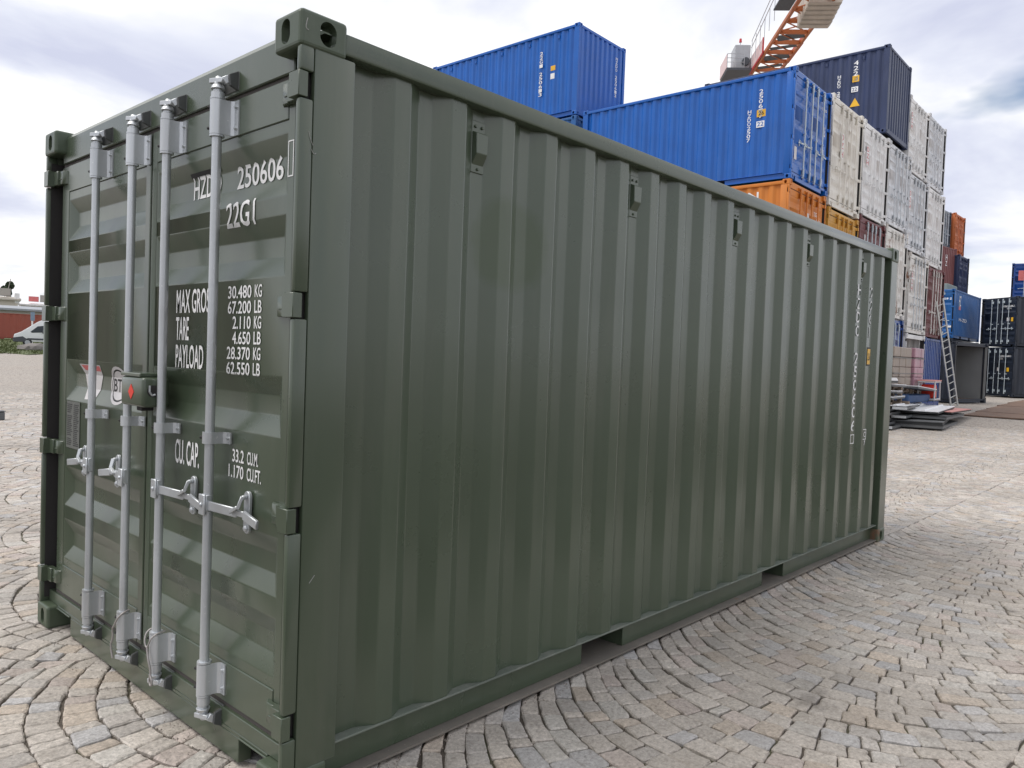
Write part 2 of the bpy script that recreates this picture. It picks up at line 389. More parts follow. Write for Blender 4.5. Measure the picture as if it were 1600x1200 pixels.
# ------------------------------------------------------------------ freight container kit (local frame: doors face -x, long side y=0, origin at a bottom corner)
L, W, H = 6.058, 2.438, 2.591
def casting_meshes():
    def tmp(me):
        o = bpy.data.objects.new('tmp', me); COL.objects.link(o); return o
    base = tmp(MB().box(0, .178, 0, .162, 0, .118).mesh('b', bevel=.014, seg=3))
    cutters = [MB().box(.028, .150, .028, .140, .026, .10).mesh('c')]
    def oval(axis, c, a, bb, d):     # stadium, long half a along first coordinate
        pts = []
        for i in range(20):
            t = 2*math.pi*i/20; ct, st = math.cos(t), math.sin(t)
            off = (a-bb)*(1 if ct > 0 else -1)
            pts.append((c[0]+off+bb*ct, c[1]+bb*st))
        return MB().prism(pts, axis, -.02, d).mesh('c')
    def swap(pts): return pts
    # end face hole (x axis; coords y,z): upright oval ; side hole (y axis; coords x,z): rounder ; base hole (z axis; coords x,y)
    def oval_up(axis, c, a, bb, d):
        pts = []
        for i in range(20):
            t = 2*math.pi*i/20; ct, st = math.cos(t), math.sin(t); off = (a-bb)*(1 if st > 0 else -1)
            pts.append((c[0]+bb*ct, c[1]+off+bb*st))
        return MB().prism(pts, axis, -.02, d).mesh('c')
    cutters += [oval_up(0, (.089, .059), .040, .0255, .05), oval_up(1, (.102, .059), .040, .0315, .05), oval(2, (.102, .089), .062, .0318, .05)]
    for c in cutters:
        co = tmp(c); md = base.modifiers.new('b', 'BOOLEAN'); md.operation = 'DIFFERENCE'; md.object = co; md.solver = 'EXACT'
        dg = bpy.context.evaluated_depsgraph_get(); dg.update(); me = bpy.data.meshes.new_from_object(base.evaluated_get(dg))
        base.modifiers.clear(); base.data = me; bpy.data.objects.remove(co)
    me0 = base.data; bpy.data.objects.remove(base); out = {}
    for mx in (0, 1):
        for my in (0, 1):
            for mz in (0, 1):
                m = me0.copy(); m.name = 'corner_casting'
                sx, sy, sz = (-1 if mx else 1), (-1 if my else 1), (-1 if mz else 1)
                m.transform(Matrix(((sx, 0, 0, L if mx else 0), (0, sy, 0, W if my else 0), (0, 0, sz, H if mz else 0), (0, 0, 0, 1))))
                if sx*sy*sz < 0: m.flip_normals()
                m.materials.clear(); out[(mx, my, mz)] = m
    return out
CAST = casting_meshes()
def soften(pts, r):
    out = [pts[0]]
    for a, b, c in zip(pts[:-2], pts[1:-1], pts[2:]):
        a, b, c = map(np.array, (a, b, c)); out += [tuple(b+(a-b)/np.linalg.norm(a-b)*r), tuple(b+(c-b)/np.linalg.norm(c-b)*r)]
    return out+[pts[-1]]
def mirror_y(me):
    m = me.copy(); m.transform(Matrix(((1, 0, 0, 0), (0, -1, 0, W), (0, 0, 1, 0), (0, 0, 0, 1)))); m.flip_normals(); return m
YO, YI = .026, .062
def side_panel_mesh():
    pts = [(.205, YI)]
    for k in range(20):
        x = .400+.278*k; pts += [(x-.068, YI), (x, YO), (x+.075, YO), (x+.141, YI)]
    pts += [(5.90, YI)]; pts = soften(pts, .0032); mb = MB(); n = len(pts); vs = []
    zs = np.linspace(.157, 2.50, 15); k1 = rng.uniform(0, 6.28, 6)
    for z in zs:          # pressed sheet is never quite flat
        for x, y in pts:
            w = math.sin(3.1*x+1.7*z+k1[0])+.7*math.sin(7.3*x-3.9*z+k1[1])+.5*math.sin(13.1*x+5.1*z+k1[2])+.6*math.sin(2.2*z+5*x+k1[3])
            vs.append((x, y+.0011*w*min(1, (z-.157)*4, (2.5-z)*4), z))
    mb.add(vs, [(r*n+i, r*n+i+1, (r+1)*n+i+1, (r+1)*n+i) for r in range(len(zs)-1) for i in range(n-1)]); return mb.mesh('side_panel', smooth=True, sharp=9)
def end_panel_mesh():
    pts = [(L-.075, .10)]; y = .13
    while y < W-.26:
        pts += [(L-.075, y), (L-.03, y+.045), (L-.03, y+.155), (L-.075, y+.20)]; y += .25
    pts += [(L-.075, W-.10)]; pts = soften(pts, .005); n = len(pts); vs = []
    for z in (.15, 2.50): vs += [(p[0], p[1], z) for p in pts]
    return MB().add(vs, [(i, i+1, n+i+1, n+i) for i in range(n-1)]).mesh('end_panel')
def roof_mesh():
    pts = [(.12, 2.556)]; x = .3
    while x < 5.7: pts += [(x, 2.556), (x+.03, 2.57), (x+.12, 2.57), (x+.15, 2.556)]; x += .209
    pts += [(5.95, 2.556)]; n = len(pts); vs = []
    for y in (.05, W-.05): vs += [(p[0], y, p[1]) for p in pts]
    return MB().add(vs, [(i, i+1, n+i+1, n+i) for i in range(n-1)]).mesh('roof')
HZ = [2.355, 1.653, .955, .272]                                           # hinge heights
def door_post_mesh():
    mb = MB(); mb.box(.057, .215, .004, .030, .112, 2.478); z = .112
    for h in sorted(HZ):
        mb.box(.006, .056, .004, .030, z, h-.043); z = h+.043
    mb.box(.006, .056, .004, .030, z, 2.478); mb.box(.15, .19, .031, .115, .112, 2.478)
    return mb.mesh('corner_post', bevel=.007, seg=2, smooth=True)
PR, RC = .060, .030                                                       # door face plane, recess depth
BANDS = [2.236, 1.965, 1.417, .867, .590]
def zprof(z):
    for t in BANDS:
        if t-.207 < z < t:
            d = t-z; return min(1, d/.068, (.207-d)/.069)
    return 0.
ZCUT = sorted(sum([[t, t-.068, t-.138, t-.207] for t in BANDS], []))
Y_R, Y_L = (.150, 1.175), (1.285, 2.235)
def yprof(y, rng_, s=.055):
    return max(0., min(1., (y-rng_[0]-.004)/s, (rng_[1]-.004-y)/s))
def door_x(y, z):
    r = Y_R if y < 1.23 else Y_L
    return PR+RC*min(zprof(z), yprof(y, r))
def door_leaf_mesh(y0, y1, rg):
    mb = MB(); a, b = rg[0]+.004, rg[1]-.004; vs = []; fs = []
    def v(y, z, d): vs.append((PR+RC*d, y, z)); return len(vs)-1
    zs = 2.276; prev = (v(rg[0], zs, 0), v(a, zs, 0), v(b, zs, 0), v(rg[1], zs, 0))
    for t in BANDS:
        q = t-.207; r1 = (v(rg[0], t, 0), v(a, t, 0), v(b, t, 0), v(rg[1], t, 0)); r2 = (v(rg[0], q, 0), v(a, q, 0), v(b, q, 0), v(rg[1], q, 0))
        i = (v(a+.055, t-.068, 1), v(b-.055, t-.068, 1), v(b-.055, q+.069, 1), v(a+.055, q+.069, 1))
        for k in range(3): fs.append((prev[k], prev[k+1], r1[k+1], r1[k]))
        fs += [(r1[0], r1[1], r2[1], r2[0]), (r1[2], r1[3], r2[3], r2[2]), (r1[1], r1[2], i[1], i[0]), (r1[2], r2[2], i[2], i[1]), (r2[2], r2[1], i[3], i[2]), (r2[1], r1[1], i[0], i[3]), i]
        prev = r2
    e = (v(rg[0], .345, 0), v(a, .345, 0), v(b, .345, 0), v(rg[1], .345, 0))
    for k in range(3): fs.append((prev[k], prev[k+1], e[k+1], e[k]))
    mb.add(vs, fs); me = mb.mesh('door'); bm = bmesh.new(); bm.from_mesh(me)
    es = [x for x in bm.edges if len(x.link_faces) == 2 and x.calc_face_angle(0) > .2]
    bmesh.ops.bevel(bm, geom=es, offset=.014, segments=3, affect='EDGES', profile=.5, clamp_overlap=True)
    bm.to_mesh(me); bm.free()
    for p in me.polygons: p.use_smooth = True
    return me
def door_frame_mesh(y0, y1, rg):
    mb = MB(); mb.box(PR-.003, .105, y0, rg[0], .196, 2.411); mb.box(PR-.003, .105, rg[1], y1, .196, 2.411)
    mb.box(PR-.005, .105, rg[0]+.001, rg[1]-.001, 2.277, 2.411); mb.box(PR-.005, .105, rg[0]+.001, rg[1]-.001, .196, .344)
    return mb.mesh('door_frame', bevel=.003)
def gasket_mesh():
    mb = MB(); mb.box(.066, .10, .10, W-.10, 2.409, 2.428); mb.box(.062, .10, .10, W-.10, .176, .199)
    mb.box(.064, .10, 1.2225, 1.2375, .199, 2.409)
    for y in (.092, W-.107): mb.box(.075, .11, y, y+.015, .199, 2.409)
    return mb.mesh('gasket')
RX = .004
RODS = [.545, .962, 1.300, 1.715]
def rod_mesh(y):
    mb = MB(); mb.tube((RX, y, .165), (RX, y, 2.445), .0172, n=14)
    for z, s in ((2.452, 1), (.158, -1)):
        mb.tube((RX, y, z-.055*s), (RX, y, z-.022*s), .0235, n=14)
        mb.tube((RX, y, z-.012*s), (RX, y, z+.004*s), .026, .020, n=12)
        mb.tube((RX, y, z+.004*s), (RX+.004, y, z+.034*s), .017, .013, n=10)
        mb.bar((RX-.012, y+.03, z+.020*s), (RX+.006, y-.034, z+.016*s), .022, .018)
        mb.bar((RX+.004, y-.030, z+.014*s), (RX+.030, y-.036, z+.030*s), .020, .026)
        mb.bar((RX-.004, y+.026, z+.022*s), (RX+.028, y+.030, z+.008*s), .016, .016)
    return mb.mesh('locking_bar', bevel=.002, smooth=True)
def bracket_mesh(y, z0, z1, sgn=-1):
    mb = MB(); n = 10; r = .0262; vs = []; fs = []
    prof = [(RX+r*math.cos(t), y+sgn*r*math.sin(t)) for t in np.linspace(math.pi*1.28, math.pi*.42, n)]
    prof += [(PR-.020, y+sgn*.030), (PR-.011, y+sgn*.040), (PR-.011, y+sgn*.068)]
    th = [(PR-.0055, y+sgn*.068), (PR-.0055, y+sgn*.036), (PR-.014, y+sgn*.026)]
    th += [(RX+(r-.006)*math.cos(t), y+sgn*(r-.006)*math.sin(t)) for t in np.linspace(math.pi*.42, math.pi*1.28, n)]
    mb.prism(prof+th, 2, z0, z1)
    if z1-z0 > .08:
        for z in (z0-.008, z1+.002): mb.tube((RX, y, z), (RX, y, z+.007), .0262, n=14)
    k = 2 if z1-z0 > .08 else 1
    for i in range(k):
        zz = (z0+z1)/2 if k == 1 else z0+.024+i*(z1-z0-.048)
        mb.tube((PR-.011, y+sgn*.054, zz), (PR-.020, y+sgn*.054, zz), .0065, .005, n=8)
    return mb.mesh('bearing_bracket', smooth=True)
def handle_mesh(y, sgn, drop=.012):
    mb = MB(); z = .935
    mb.box(RX-.027, RX-.019, y-.022, y+.022, z-.042, z+.034)
    for s in (-1, 1): mb.box(RX-.019, RX+.004, y+s*.0185-.003, y+s*.0185+.003, z-.030, z+.032)
    mb.tube((RX-.027, y, z-.004), (RX-.033, y, z-.004), .010, .007, n=10)
    mb.bar((RX-.010, y+sgn*.02, z-.006), (PR-.036, y+sgn*.175, z-.012), .010, .034)
    mb.bar((PR-.036, y+sgn*.168, z-.012), (PR-.036, y+sgn*.232, z-.010), .010, .022)
    mb.bar((PR-.036, y+sgn*.225, z-.012), (PR-.046, y+sgn*.335, z-.028), .012, .032)
    return mb.mesh('handle', bevel=.003, smooth=True)
def retainer_mesh(y, sgn):
    mb = MB(); z = .93; yy = y+sgn*.205; pts = []
    for i in range(14):
        t = 2*math.pi*i/14; pts.append((yy+.021*math.cos(t), z+(.052 if math.sin(t) > 0 else -.058)+.021*math.sin(t)))
    mb.prism(pts, 0, PR-.016, PR-.004)
    mb.tube((PR-.018, yy, z+.052), (PR-.034, yy, z+.052), .010, .008, n=8)
    mb.bar((PR-.032, yy, z+.056), (PR-.046, yy-sgn*.008, z+.012), .018, .012); mb.bar((PR-.046, yy-sgn*.006, z+.018), (PR-.050, yy-sgn*.050, z-.006), .014, .012)
    mb.tube((PR-.016, yy, z-.060), (PR-.024, yy, z-.060), .013, .010, n=10)
    return mb.mesh('handle_retainer', bevel=.002, smooth=True)
def hinge_mesh(zc):
    mb = MB(); mb.box(-.001, .034, .002, .062, zc-.040, zc+.040)
    mb.box(.028, .0585, .045, .118, zc-.036, zc+.036); mb.prism([(PR-.022, .10), (PR-.022, .160), (PR-.003, .186), (PR-.003, .10)], 2, zc-.034, zc+.034)
    mb.box(PR-.025, PR-.021, .105, .15, zc-.012, zc-.005)
    return mb.mesh('hinge', bevel=.004, smooth=True)
def keeper_mesh(y, z, s):
    mb = MB()
    for q in (-.05, .05): mb.prism([(RX+.014, z+.022*s), (PR-.001, z+.045*s), (PR-.001, z-.03*s), (RX+.018, z-.018*s)], 1, y+q-.006, y+q+.006)
    mb.box(PR-.008, PR-.001, y-.06, y+.06, z-.028, z+.04)
    return mb.mesh('cam_keeper', bevel=.002)
def bottom_rail_mesh():
    mb = MB(); pk = [(1.69, 2.04), (3.70, 4.04)]; xs = [.165]+[v for p in pk for v in p]+[5.893]
    for a, b in zip(xs[0::2], xs[1::2]): mb.box(a, b, .066, .074, .025, .148)
    return mb.mesh('bottom_side_rail', bevel=.002)
def ledge_mesh(): return MB().box(.18, 5.878, .020, .080, .1482, .1565).mesh('rail_ledge', bevel=.002)
def flange_mesh(): return MB().box(.18, 5.878, .014, .40, .015, .0245).mesh('rail_flange')
def pocket_mesh(i):
    mb = MB()
    for a, b in (((1.69, 2.04), (3.70, 4.04))[i],):
        mb.box(a-.006, a-.001, .075, 1.2, .025, .146); mb.box(b+.001, b+.006, .075, 1.2, .025, .146); mb.box(a, b, .081, 1.2, .138, .146)
        mb.box(a, b, .401, 1.2, .012, .0225)
    return mb.mesh('forklift_pocket')
def vent_mesh(x):
    mb = MB(); y = YI; mb.box(x-.036, x+.036, y-.005, y-.0005, 2.243, 2.448)
    mb.add([(x-.033, y-.005, 2.405), (x+.033, y-.005, 2.405), (x+.033, y-.030, 2.395), (x-.033, y-.030, 2.395), (x-.033, y-.005, 2.275), (x+.033, y-.005, 2.275), (x+.030, y-.030, 2.315), (x-.030, y-.030, 2.315)],
           [(0, 1, 2, 3), (3, 2, 6, 7), (7, 6, 5, 4), (0, 3, 7, 4), (1, 5, 6, 2)])
    for q, z in ((-.018, 2.425), (.018, 2.425), (0, 2.258)): mb.tube((x+q, y-.005, z), (x+q, y-.012, z), .0075, .006, n=8)
    return mb.mesh('vent', bevel=.003)
def P(name, me, mat, lod=0, ch=()): return dict(name=name, me=me, mat=mat, lod=lod, ch=list(ch))
def build_kit():
    kit = []
    for k, me in CAST.items(): kit.append(P('corner_casting', me, 'casting'))
    dp = door_post_mesh(); kit += [P('corner_post', dp, 'paint'), P('corner_post', mirror_y(dp), 'paint')]
    sl_ = MB().box(.118, .149, .0315, .104, .14, 2.44).box(.024, .117, .0315, .0345, .14, 2.44).mesh('hinge_gap_lining'); kit += [P('hinge_gap_lining', sl_, 'gap_lining'), P('hinge_gap_lining', mirror_y(sl_), 'gap_lining')]  # black strips added inside the hinge gap to make it near-black
    rp = MB().box(5.885, 6.052, .006, .075, .112, 2.478).box(6.00, 6.052, .076, .12, .112, 2.478).mesh('corner_post', bevel=.006, seg=2); kit += [P('corner_post', rp, 'paint'), P('corner_post', mirror_y(rp), 'paint')]
    tr = MB().box(.172, 5.886, .004, .068, 2.489, 2.562).mesh('top_side_rail', bevel=.009, seg=2, smooth=True); kit += [P('top_side_rail', tr, 'paint'), P('top_side_rail', mirror_y(tr), 'paint')]
    br = bottom_rail_mesh(); lg = ledge_mesh(); fl = flange_mesh(); pk, pk2 = pocket_mesh(0), pocket_mesh(1)
    kit += [P('bottom_side_rail', br, 'paint', 0, [P('rail_ledge', lg, 'ledge', 0), P('rail_flange', fl, 'flange', 1), P('forklift_pocket', pk, 'pocket', 1), P('forklift_pocket', pk2, 'pocket', 1)]), P('bottom_side_rail', mirror_y(br), 'paint', 0, [P('rail_ledge', mirror_y(lg), 'ledge', 0), P('rail_flange', mirror_y(fl), 'flange', 1), P('forklift_pocket', mirror_y(pk), 'pocket', 1), P('forklift_pocket', mirror_y(pk2), 'pocket', 1)])]
    sp = side_panel_mesh(); kit += [P('side_panel', sp, 'paint', 0, [P('vent', vent_mesh(x), 'paint', 0) for x in (.851, 1.963, 3.075, 4.187, 5.299)]), P('side_panel', mirror_y(sp), 'paint')]
    kit += [P('end_panel', end_panel_mesh(), 'paint'), P('roof', roof_mesh(), 'paint'), P('floor', MB().box(.12, 5.98, .08, W-.08, .118, .147).mesh('floor'), 'dark')]
    kit += [P('end_rail', MB().box(5.98, 6.04, .12, W-.12, 2.49, 2.565).mesh('end_rail', bevel=.006), 'paint'), P('end_rail', MB().box(5.98, 6.045, .12, W-.12, .02, .155).mesh('end_rail', bevel=.006), 'paint')]
    hd = MB().prism([(PR-.006, 2.428), (PR-.006, 2.55), (PR+.006, 2.572), (.16, 2.572), (.16, 2.428)], 1, .120, W-.120).mesh('door_header', bevel=.004)
    hd2 = MB(); kit.append(P('door_header', hd, 'paint'))
    sl = MB(); sl.prism([(.036, .1195), (.036, .178), (W-.036, .178), (W-.036, .1195)], 0, PR-.012, .112)
    sl.prism([(.163, .104), (.163, .119), (W-.163, .119), (W-.163, .104)], 0, PR-.012, .112); sl.prism([(.36, .012), (.36, .1035), (W-.36, .1035), (W-.36, .012)], 0, PR-.012, .10)
    for y0, y1 in ((.163, .356), (W-.356, W-.163)): sl.box(PR-.017, PR-.0125, y0, y1, .102, .110)
    kit.append(P('door_sill', sl.mesh('door_sill', bevel=.003), 'paint'))
    kit.append(P('gasket', gasket_mesh(), 'gasket'))
    for y in RODS: kit += [P('cam_keeper', keeper_mesh(y, 2.468, 1), 'cast', 1), P('cam_keeper', keeper_mesh(y, .142, -1), 'cast', 1)]
    for (y0, y1, rg, rods, s) in ((.108, 1.222, Y_R, RODS[:2], -1), (1.238, W-.108, Y_L, RODS[2:], 1)):
        ch = [P('door_frame', door_frame_mesh(y0, y1, rg), 'paint')]
        for y in rods:
            ch += [P('locking_bar', rod_mesh(y), 'bar'), P('bearing_bracket', bracket_mesh(y, 2.278, 2.402), 'bar'), P('bearing_bracket', bracket_mesh(y, .222, .336), 'bar'), P('bearing_bracket', bracket_mesh(y, 1.155, 1.197), 'bar', 1)]
            for zz in (2.302, 2.378, .244, .314, 1.176): ch.append(P('bolt', MB().tube((RX-.014, y+.0215, zz), (RX-.021, y+.031, zz), .0065, .0055, n=8).mesh('bolt'), 'rubber', 2))
            ch += [P('handle', handle_mesh(y, s), 'bar'), P('handle_retainer', retainer_mesh(y, s), 'bar', 1)]
        for zc in HZ:
            h = hinge_mesh(zc); ch.append(P('hinge', h if s < 0 else mirror_y(h), 'paint', 0))
        d = P('door', door_leaf_mesh(y0, y1, rg), 'paint', 0, ch); d['door'] = True; kit.append(d)
    return kit
KIT = build_kit()
def place(label, cat, mats, loc, rz, sz=1., lod=0, group=None, sx=1., skip=(), name='shipping_container', sy=1.):
    e = empty(name, loc, rz); e.scale = (sx, sy, sz); tag(e, label, cat, group)
    def inst(p, par):
        if p['lod'] > lod or p['name'] in skip: return
        o = link(p['name'], p['me'], mats.get(p['mat'], mats['paint']), par)
        for c in p['ch']: inst(c, o)
    for p in KIT: inst(p, e)
    return e
LEDGE = paint('dusty_green_ledge', (.125, .145, .12), .6, .2, .5, (.26, .26, .23), seed=50)
CHIPPED = paint('chipped_green_casting', [c*1.1 for c in GREEN], .34, .08, .18, (.17, .165, .14), rust=.13, rustcol=(.20, .09, .05), seed=3)
GM = dict(rubber=RUBBER, casting=CHIPPED, ledge=LEDGE, paint=MG, bar=GALV, gasket=GASK, gap_lining=RUBBER, cast=MCAST, dark=DARK, flange=DUSTY)
green = place('olive green freight container with galvanised locking bars in the foreground', 'container', GM, (0, 0, 0), 0, lod=2)

# ---- writing and fittings on the green container
DOORS = [c for c in green.children if c.name.startswith('door.') or c.name == 'door']
D_R = min(DOORS, key=lambda d: d.data.vertices[0].co.y); D_L = max(DOORS, key=lambda d: d.data.vertices[0].co.y)
SIDE = [c for c in green.children if c.name.startswith('side_panel')][0]
dfn = lambda h, v: (door_x(-h, v)-.0025, -h, v)
def dtext(s, yl, yr, z0, z1, mat=WHITEP, par=None, name='marking', off=0.):
    return text_on(name, s, mat, par or D_R, (-yl, -yr, z0, z1), (lambda h, v: (door_x(-h, v)-.0025-off, -h, v)), ZCUT)
dtext('HZDO', .895, .668, 2.092, 2.182); dtext('250606', .545, .226, 2.095, 2.178); dtext('22G1', .566, .360, 1.948, 2.042)
MB().add([dfn(-.905, 2.178), dfn(-.660, 2.178), dfn(-.660, 2.196), dfn(-.905, 2.196)], [(0, 1, 2, 3)]).build('marking', BLACKOUT, D_R)
dtext('MAX GROSS', .964, .655, 1.640, 1.735); dtext('TARE', .964, .850, 1.532, 1.625); dtext('PAYLOAD', .962, .722, 1.420, 1.514)
for i, (a, b) in enumerate((('30.480', 'KG'), ('67.200', 'LB'), ('2.110', 'KG'), ('4.650', 'LB'), ('28.370', 'KG'), ('62.550', 'LB'))):
    z = 1.690-i*.0555; yl = .536 if len(a) == 6 else .498
    dtext(a, yl, .368, z, z+.045); dtext(b, .345, .296, z, z+.045)
dtext('CU. CAP.', .947, .737, 1.036, 1.132)
dtext('33.2', .475, .392, 1.094, 1.140); dtext('CU.M.', .368, .292, 1.094, 1.140); dtext('1.170', .500, .392, 1.036, 1.082); dtext('CU.FT.', .368, .270, 1.036, 1.082)
# frame of a small consolidated plate near the hinge side of the right door
def sheet(name, pts, mat, par, th=.0015, nrm=(-1, 0, 0)):
    mb = MB(); n = len(pts); nr = Vector(nrm)*th; a = [Vector(p) for p in pts]; mb.add(a+[p+nr for p in a], [tuple(range(n)), tuple(range(2*n-1, n-1, -1))]+[(i, (i+1) % n, n+(i+1) % n, n+i) for i in range(n)]); return mb.build(name, mat, par)
def frame_lines(y0, y1, z0, z1, w, x, mat, par):
    mb = MB()
    for a, b, c, d in ((y0, y1, z0, z0+w), (y0, y1, z1-w, z1), (y0, y0+w, z0+w, z1-w), (y1-w, y1, z0+w, z1-w)): mb.box(x-.0012, x, a, b, c, d)
    return mb.build('marking', mat, par)
frame_lines(.112, .146, 2.085, 2.205, .004, PR-.0035, WHITEP, D_R)
# data plate, stickers on left door
def on_left(pts, mat, name, th=.0014):
    return sheet(name, [(door_x(y, z)-.0012, y, z) for y, z in pts], mat, D_L, th)
on_left([(2.215, .965), (2.03, .965), (2.03, 1.205), (2.215, 1.205)], GREYPL, 'data_plate')
mb = MB()
for i in range(22):
    z = 1.19-i*.0098
    for c0, c1 in ((2.205, 2.13), (2.115, 2.04)):
        if random.random() < .9: mb.box(PR-.0035, PR-.003, c1+random.uniform(0, .03), c0, z-.004, z)
mb.build('marking', BLACKP, D_L)
STICK = plain('pale_sticker_film', (.62, .60, .60), .35)
def curved_sticker(poly, mat, name, par=D_L, off=.0018):
    bm = bmesh.new(); vs = [bm.verts.new((p[0], p[1], 0)) for p in poly]; bm.faces.new(vs); bmesh.ops.triangulate(bm, faces=bm.faces)
    for c in ZCUT: bmesh.ops.bisect_plane(bm, geom=bm.verts[:]+bm.edges[:]+bm.faces[:], plane_co=(0, c, 0), plane_no=(0, 1, 0))
    for v in bm.verts: y, z = v.co.x, v.co.y; v.co = (door_x(y, z)-off, y, z)
    me = bpy.data.meshes.new(name); bm.to_mesh(me); bm.free(); return link(name, me, mat, par)
oval = lambda cy, cz, a, b, n=24: [(cy+a*math.cos(2*math.pi*i/n), cz+b*math.sin(2*math.pi*i/n)) for i in range(n)]
curved_sticker(oval(1.600, 1.312, .115, .090), STICK, 'sticker'); curved_sticker(oval(1.600, 1.312, .098, .076), BLACKP, 'sticker', off=.0022); curved_sticker(oval(1.600, 1.312, .090, .068), STICK, 'sticker', off=.0026)
text_on('marking', 'BTR', BLACKP, D_L, (-1.675, -1.525, 1.282, 1.342), lambda h, v: (door_x(-h, v)-.003, -h, v), ZCUT)
curved_sticker([(2.07, 1.40), (1.80, 1.40), (1.83, 1.31), (1.86, 1.23), (1.99, 1.225)], STICK, 'sticker'); curved_sticker([(2.05, 1.395), (1.81, 1.395), (1.815, 1.37), (2.02, 1.37)], PINKP, 'sticker', off=.0022)
# lock box
lb = MB().box(-.062, .048, .985, 1.205, 1.256, 1.376).build('lock_box', MG, D_R, bevel=.014, smooth=True, seg=3)
MB().box(-.060, .050, 1.02, 1.215, 1.377, 1.392).box(.0, .05, 1.206, 1.228, 1.262, 1.390).build('lock_box_flange', MG, lb, bevel=.003)
sheet('sticker', [(-.0625, 1.095, 1.284), (-.0625, 1.068, 1.314), (-.0625, 1.095, 1.346), (-.0625, 1.122, 1.314)], REDP, lb)
mb = MB(); mb.tube((-.02, .9845, 1.322), (-.02, .981, 1.322), .024, n=18); mb.build('keyhole', RUBBER, lb)
MB().path([(-.036, .979, 1.345), (-.036, .979, 1.318), (-.026, .978, 1.305), (-.014, .978, 1.308)], .004, 6).build('shackle', GALV, lb, smooth=True)
MB().box(-.03, .02, 1.07, 1.12, 1.236, 1.2555).build('lock_catch', RUBBER, lb, bevel=.003)
# wire seals at the feet of the two middle bars
def cable(name, pts, r, mat, par):
    cu = bpy.data.curves.new(name, 'CURVE'); cu.dimensions = '3D'; cu.bevel_depth = r; cu.bevel_resolution = 2; s = cu.splines.new('BEZIER'); s.bezier_points.add(len(pts)-1)
    for bp, p in zip(s.bezier_points, pts): bp.co = p; bp.handle_left_type = bp.handle_right_type = 'AUTO'
    o = bpy.data.objects.new(name, cu); me = side_eval(o); bpy.data.objects.remove(o); me.materials.clear()
    for p in me.polygons: p.use_smooth = True
    return link(name, me, mat, par)
WIRE = paint('twisted_wire', (.36, .34, .33), .5, .3, .2, (.2, .14, .1), metal=.4)
y = RODS[1]
cable('seal_wire', [(.03, y-.02, .345), (-.02, y-.028, .335), (-.030, y-.008, .300), (-.031, y+.004, .285), (-.030, y+.026, .318), (-.012, y+.030, .345), (.02, y+.024, .352)], .0035, WIRE, D_R)
cable('seal_wire', [(-.031, y+.002, .287), (-.032, y-.006, .262), (-.033, y-.020, .235), (-.030, y-.030, .205), (-.030, y-.034, .180), (-.030, y-.046, .160), (-.030, y-.040, .142), (-.030, y-.026, .150), (-.030, y-.030, .185)], .0042, WIRE, D_R)
y = RODS[2]
cable('seal_wire', [(.02, y-.022, .352), (-.018, y-.026, .335), (-.031, y+.006, .285), (-.026, y+.034, .262), (-.022, y+.042, .22), (-.024, y+.055, .185), (-.022, y+.040, .13)], .0042, WIRE, D_L)
# old scrapes on the near corner post and the top casting
POST = [c for c in green.children if c.name.startswith('corner_post')][0]; CC = [c for c in green.children if c.name.startswith('corner_casting')][1]
SCR = plain('bare_scrape', (.34, .34, .32), .5)
for pts in ([(.040, .0036, 2.21), (.048, .0034, 2.185), (.058, .0036, 2.168)], [(.052, .0036, 2.155), (.064, .0034, 2.142), (.070, .0034, 2.146)], [(.09, .0040, .74), (.11, .0036, .764)]):
    cable('scrape', pts, .0011, SCR, POST)
cable('scrape', [(.024, -.0002, 2.560), (.020, -.0004, 2.545), (.021, -.0003, 2.525), (.028, -.0004, 2.524)], .0016, SCR, CC)
# long side: writing, sticker, twig of wire on the rail
sfn = lambda h, v: (h, YO-.002, v)
def side_y(x):
    q = (x-.332) % .278
    return YI+(YO-YI)*min(1, q/.068) if q < .143 else (YO+(YI-YO)*min(1, (q-.143)/.066))
def stext(s, x0, x1, ztop, ch, gap, mat=WHITEP):
    z = ztop
    for c in s:
        if c != ' ': text_on('marking', c, mat, SIDE, (x0, x1, z-ch, z), lambda h, v: (h, side_y(h)-.003, v))
        z -= ch+gap
stext('HZDO 250606', 5.135, 5.215, 2.205, .088, .022)
mb = MB(); 
for a, b, c, d in ((5.135, 5.215, .915, .921), (5.135, 5.215, .985, .991), (5.135, 5.141, .921, .985), (5.209, 5.215, .921, .985)): mb.box(a, b, YO-.003, YO-.001, c, d)
mb.build('marking', WHITEP, SIDE)
stext('22G1', 5.44, 5.50, 2.205, .088, .022)
sheet('sticker', [(5.425, YO-.001, 1.552), (5.505, YO-.001, 1.552), (5.505, YO-.001, 1.708), (5.425, YO-.001, 1.708)], BLACKP, SIDE, .001, (0, -1, 0))
sheet('sticker', [(5.433, YO-.0025, 1.566), (5.497, YO-.0025, 1.566), (5.497, YO-.0025, 1.694), (5.433, YO-.0025, 1.694)], YELP, SIDE, .001, (0, -1, 0))
text_on('marking', '2.6', BLACKP, SIDE, (5.44, 5.49, 1.60, 1.66), lambda h, v: (h, YO-.0045, v))
text_on('marking', 'C', WHITEP, SIDE, (5.44, 5.485, .955, 1.000), lambda h, v: (h, YO-.003, v)); text_on('marking', '7', WHITEP, SIDE, (5.455, 5.49, .885, .925), lambda h, v: (h, YO-.003, v))
mb = MB()
for a, b, c, d in ((5.43, 5.50, 1.016, 1.022), (5.494, 5.50, .94, 1.016), (5.43, 5.50, .934, .940)): mb.box(a, b, YO-.003, YO-.001, c, d)
mb.build('marking', WHITEP, SIDE)

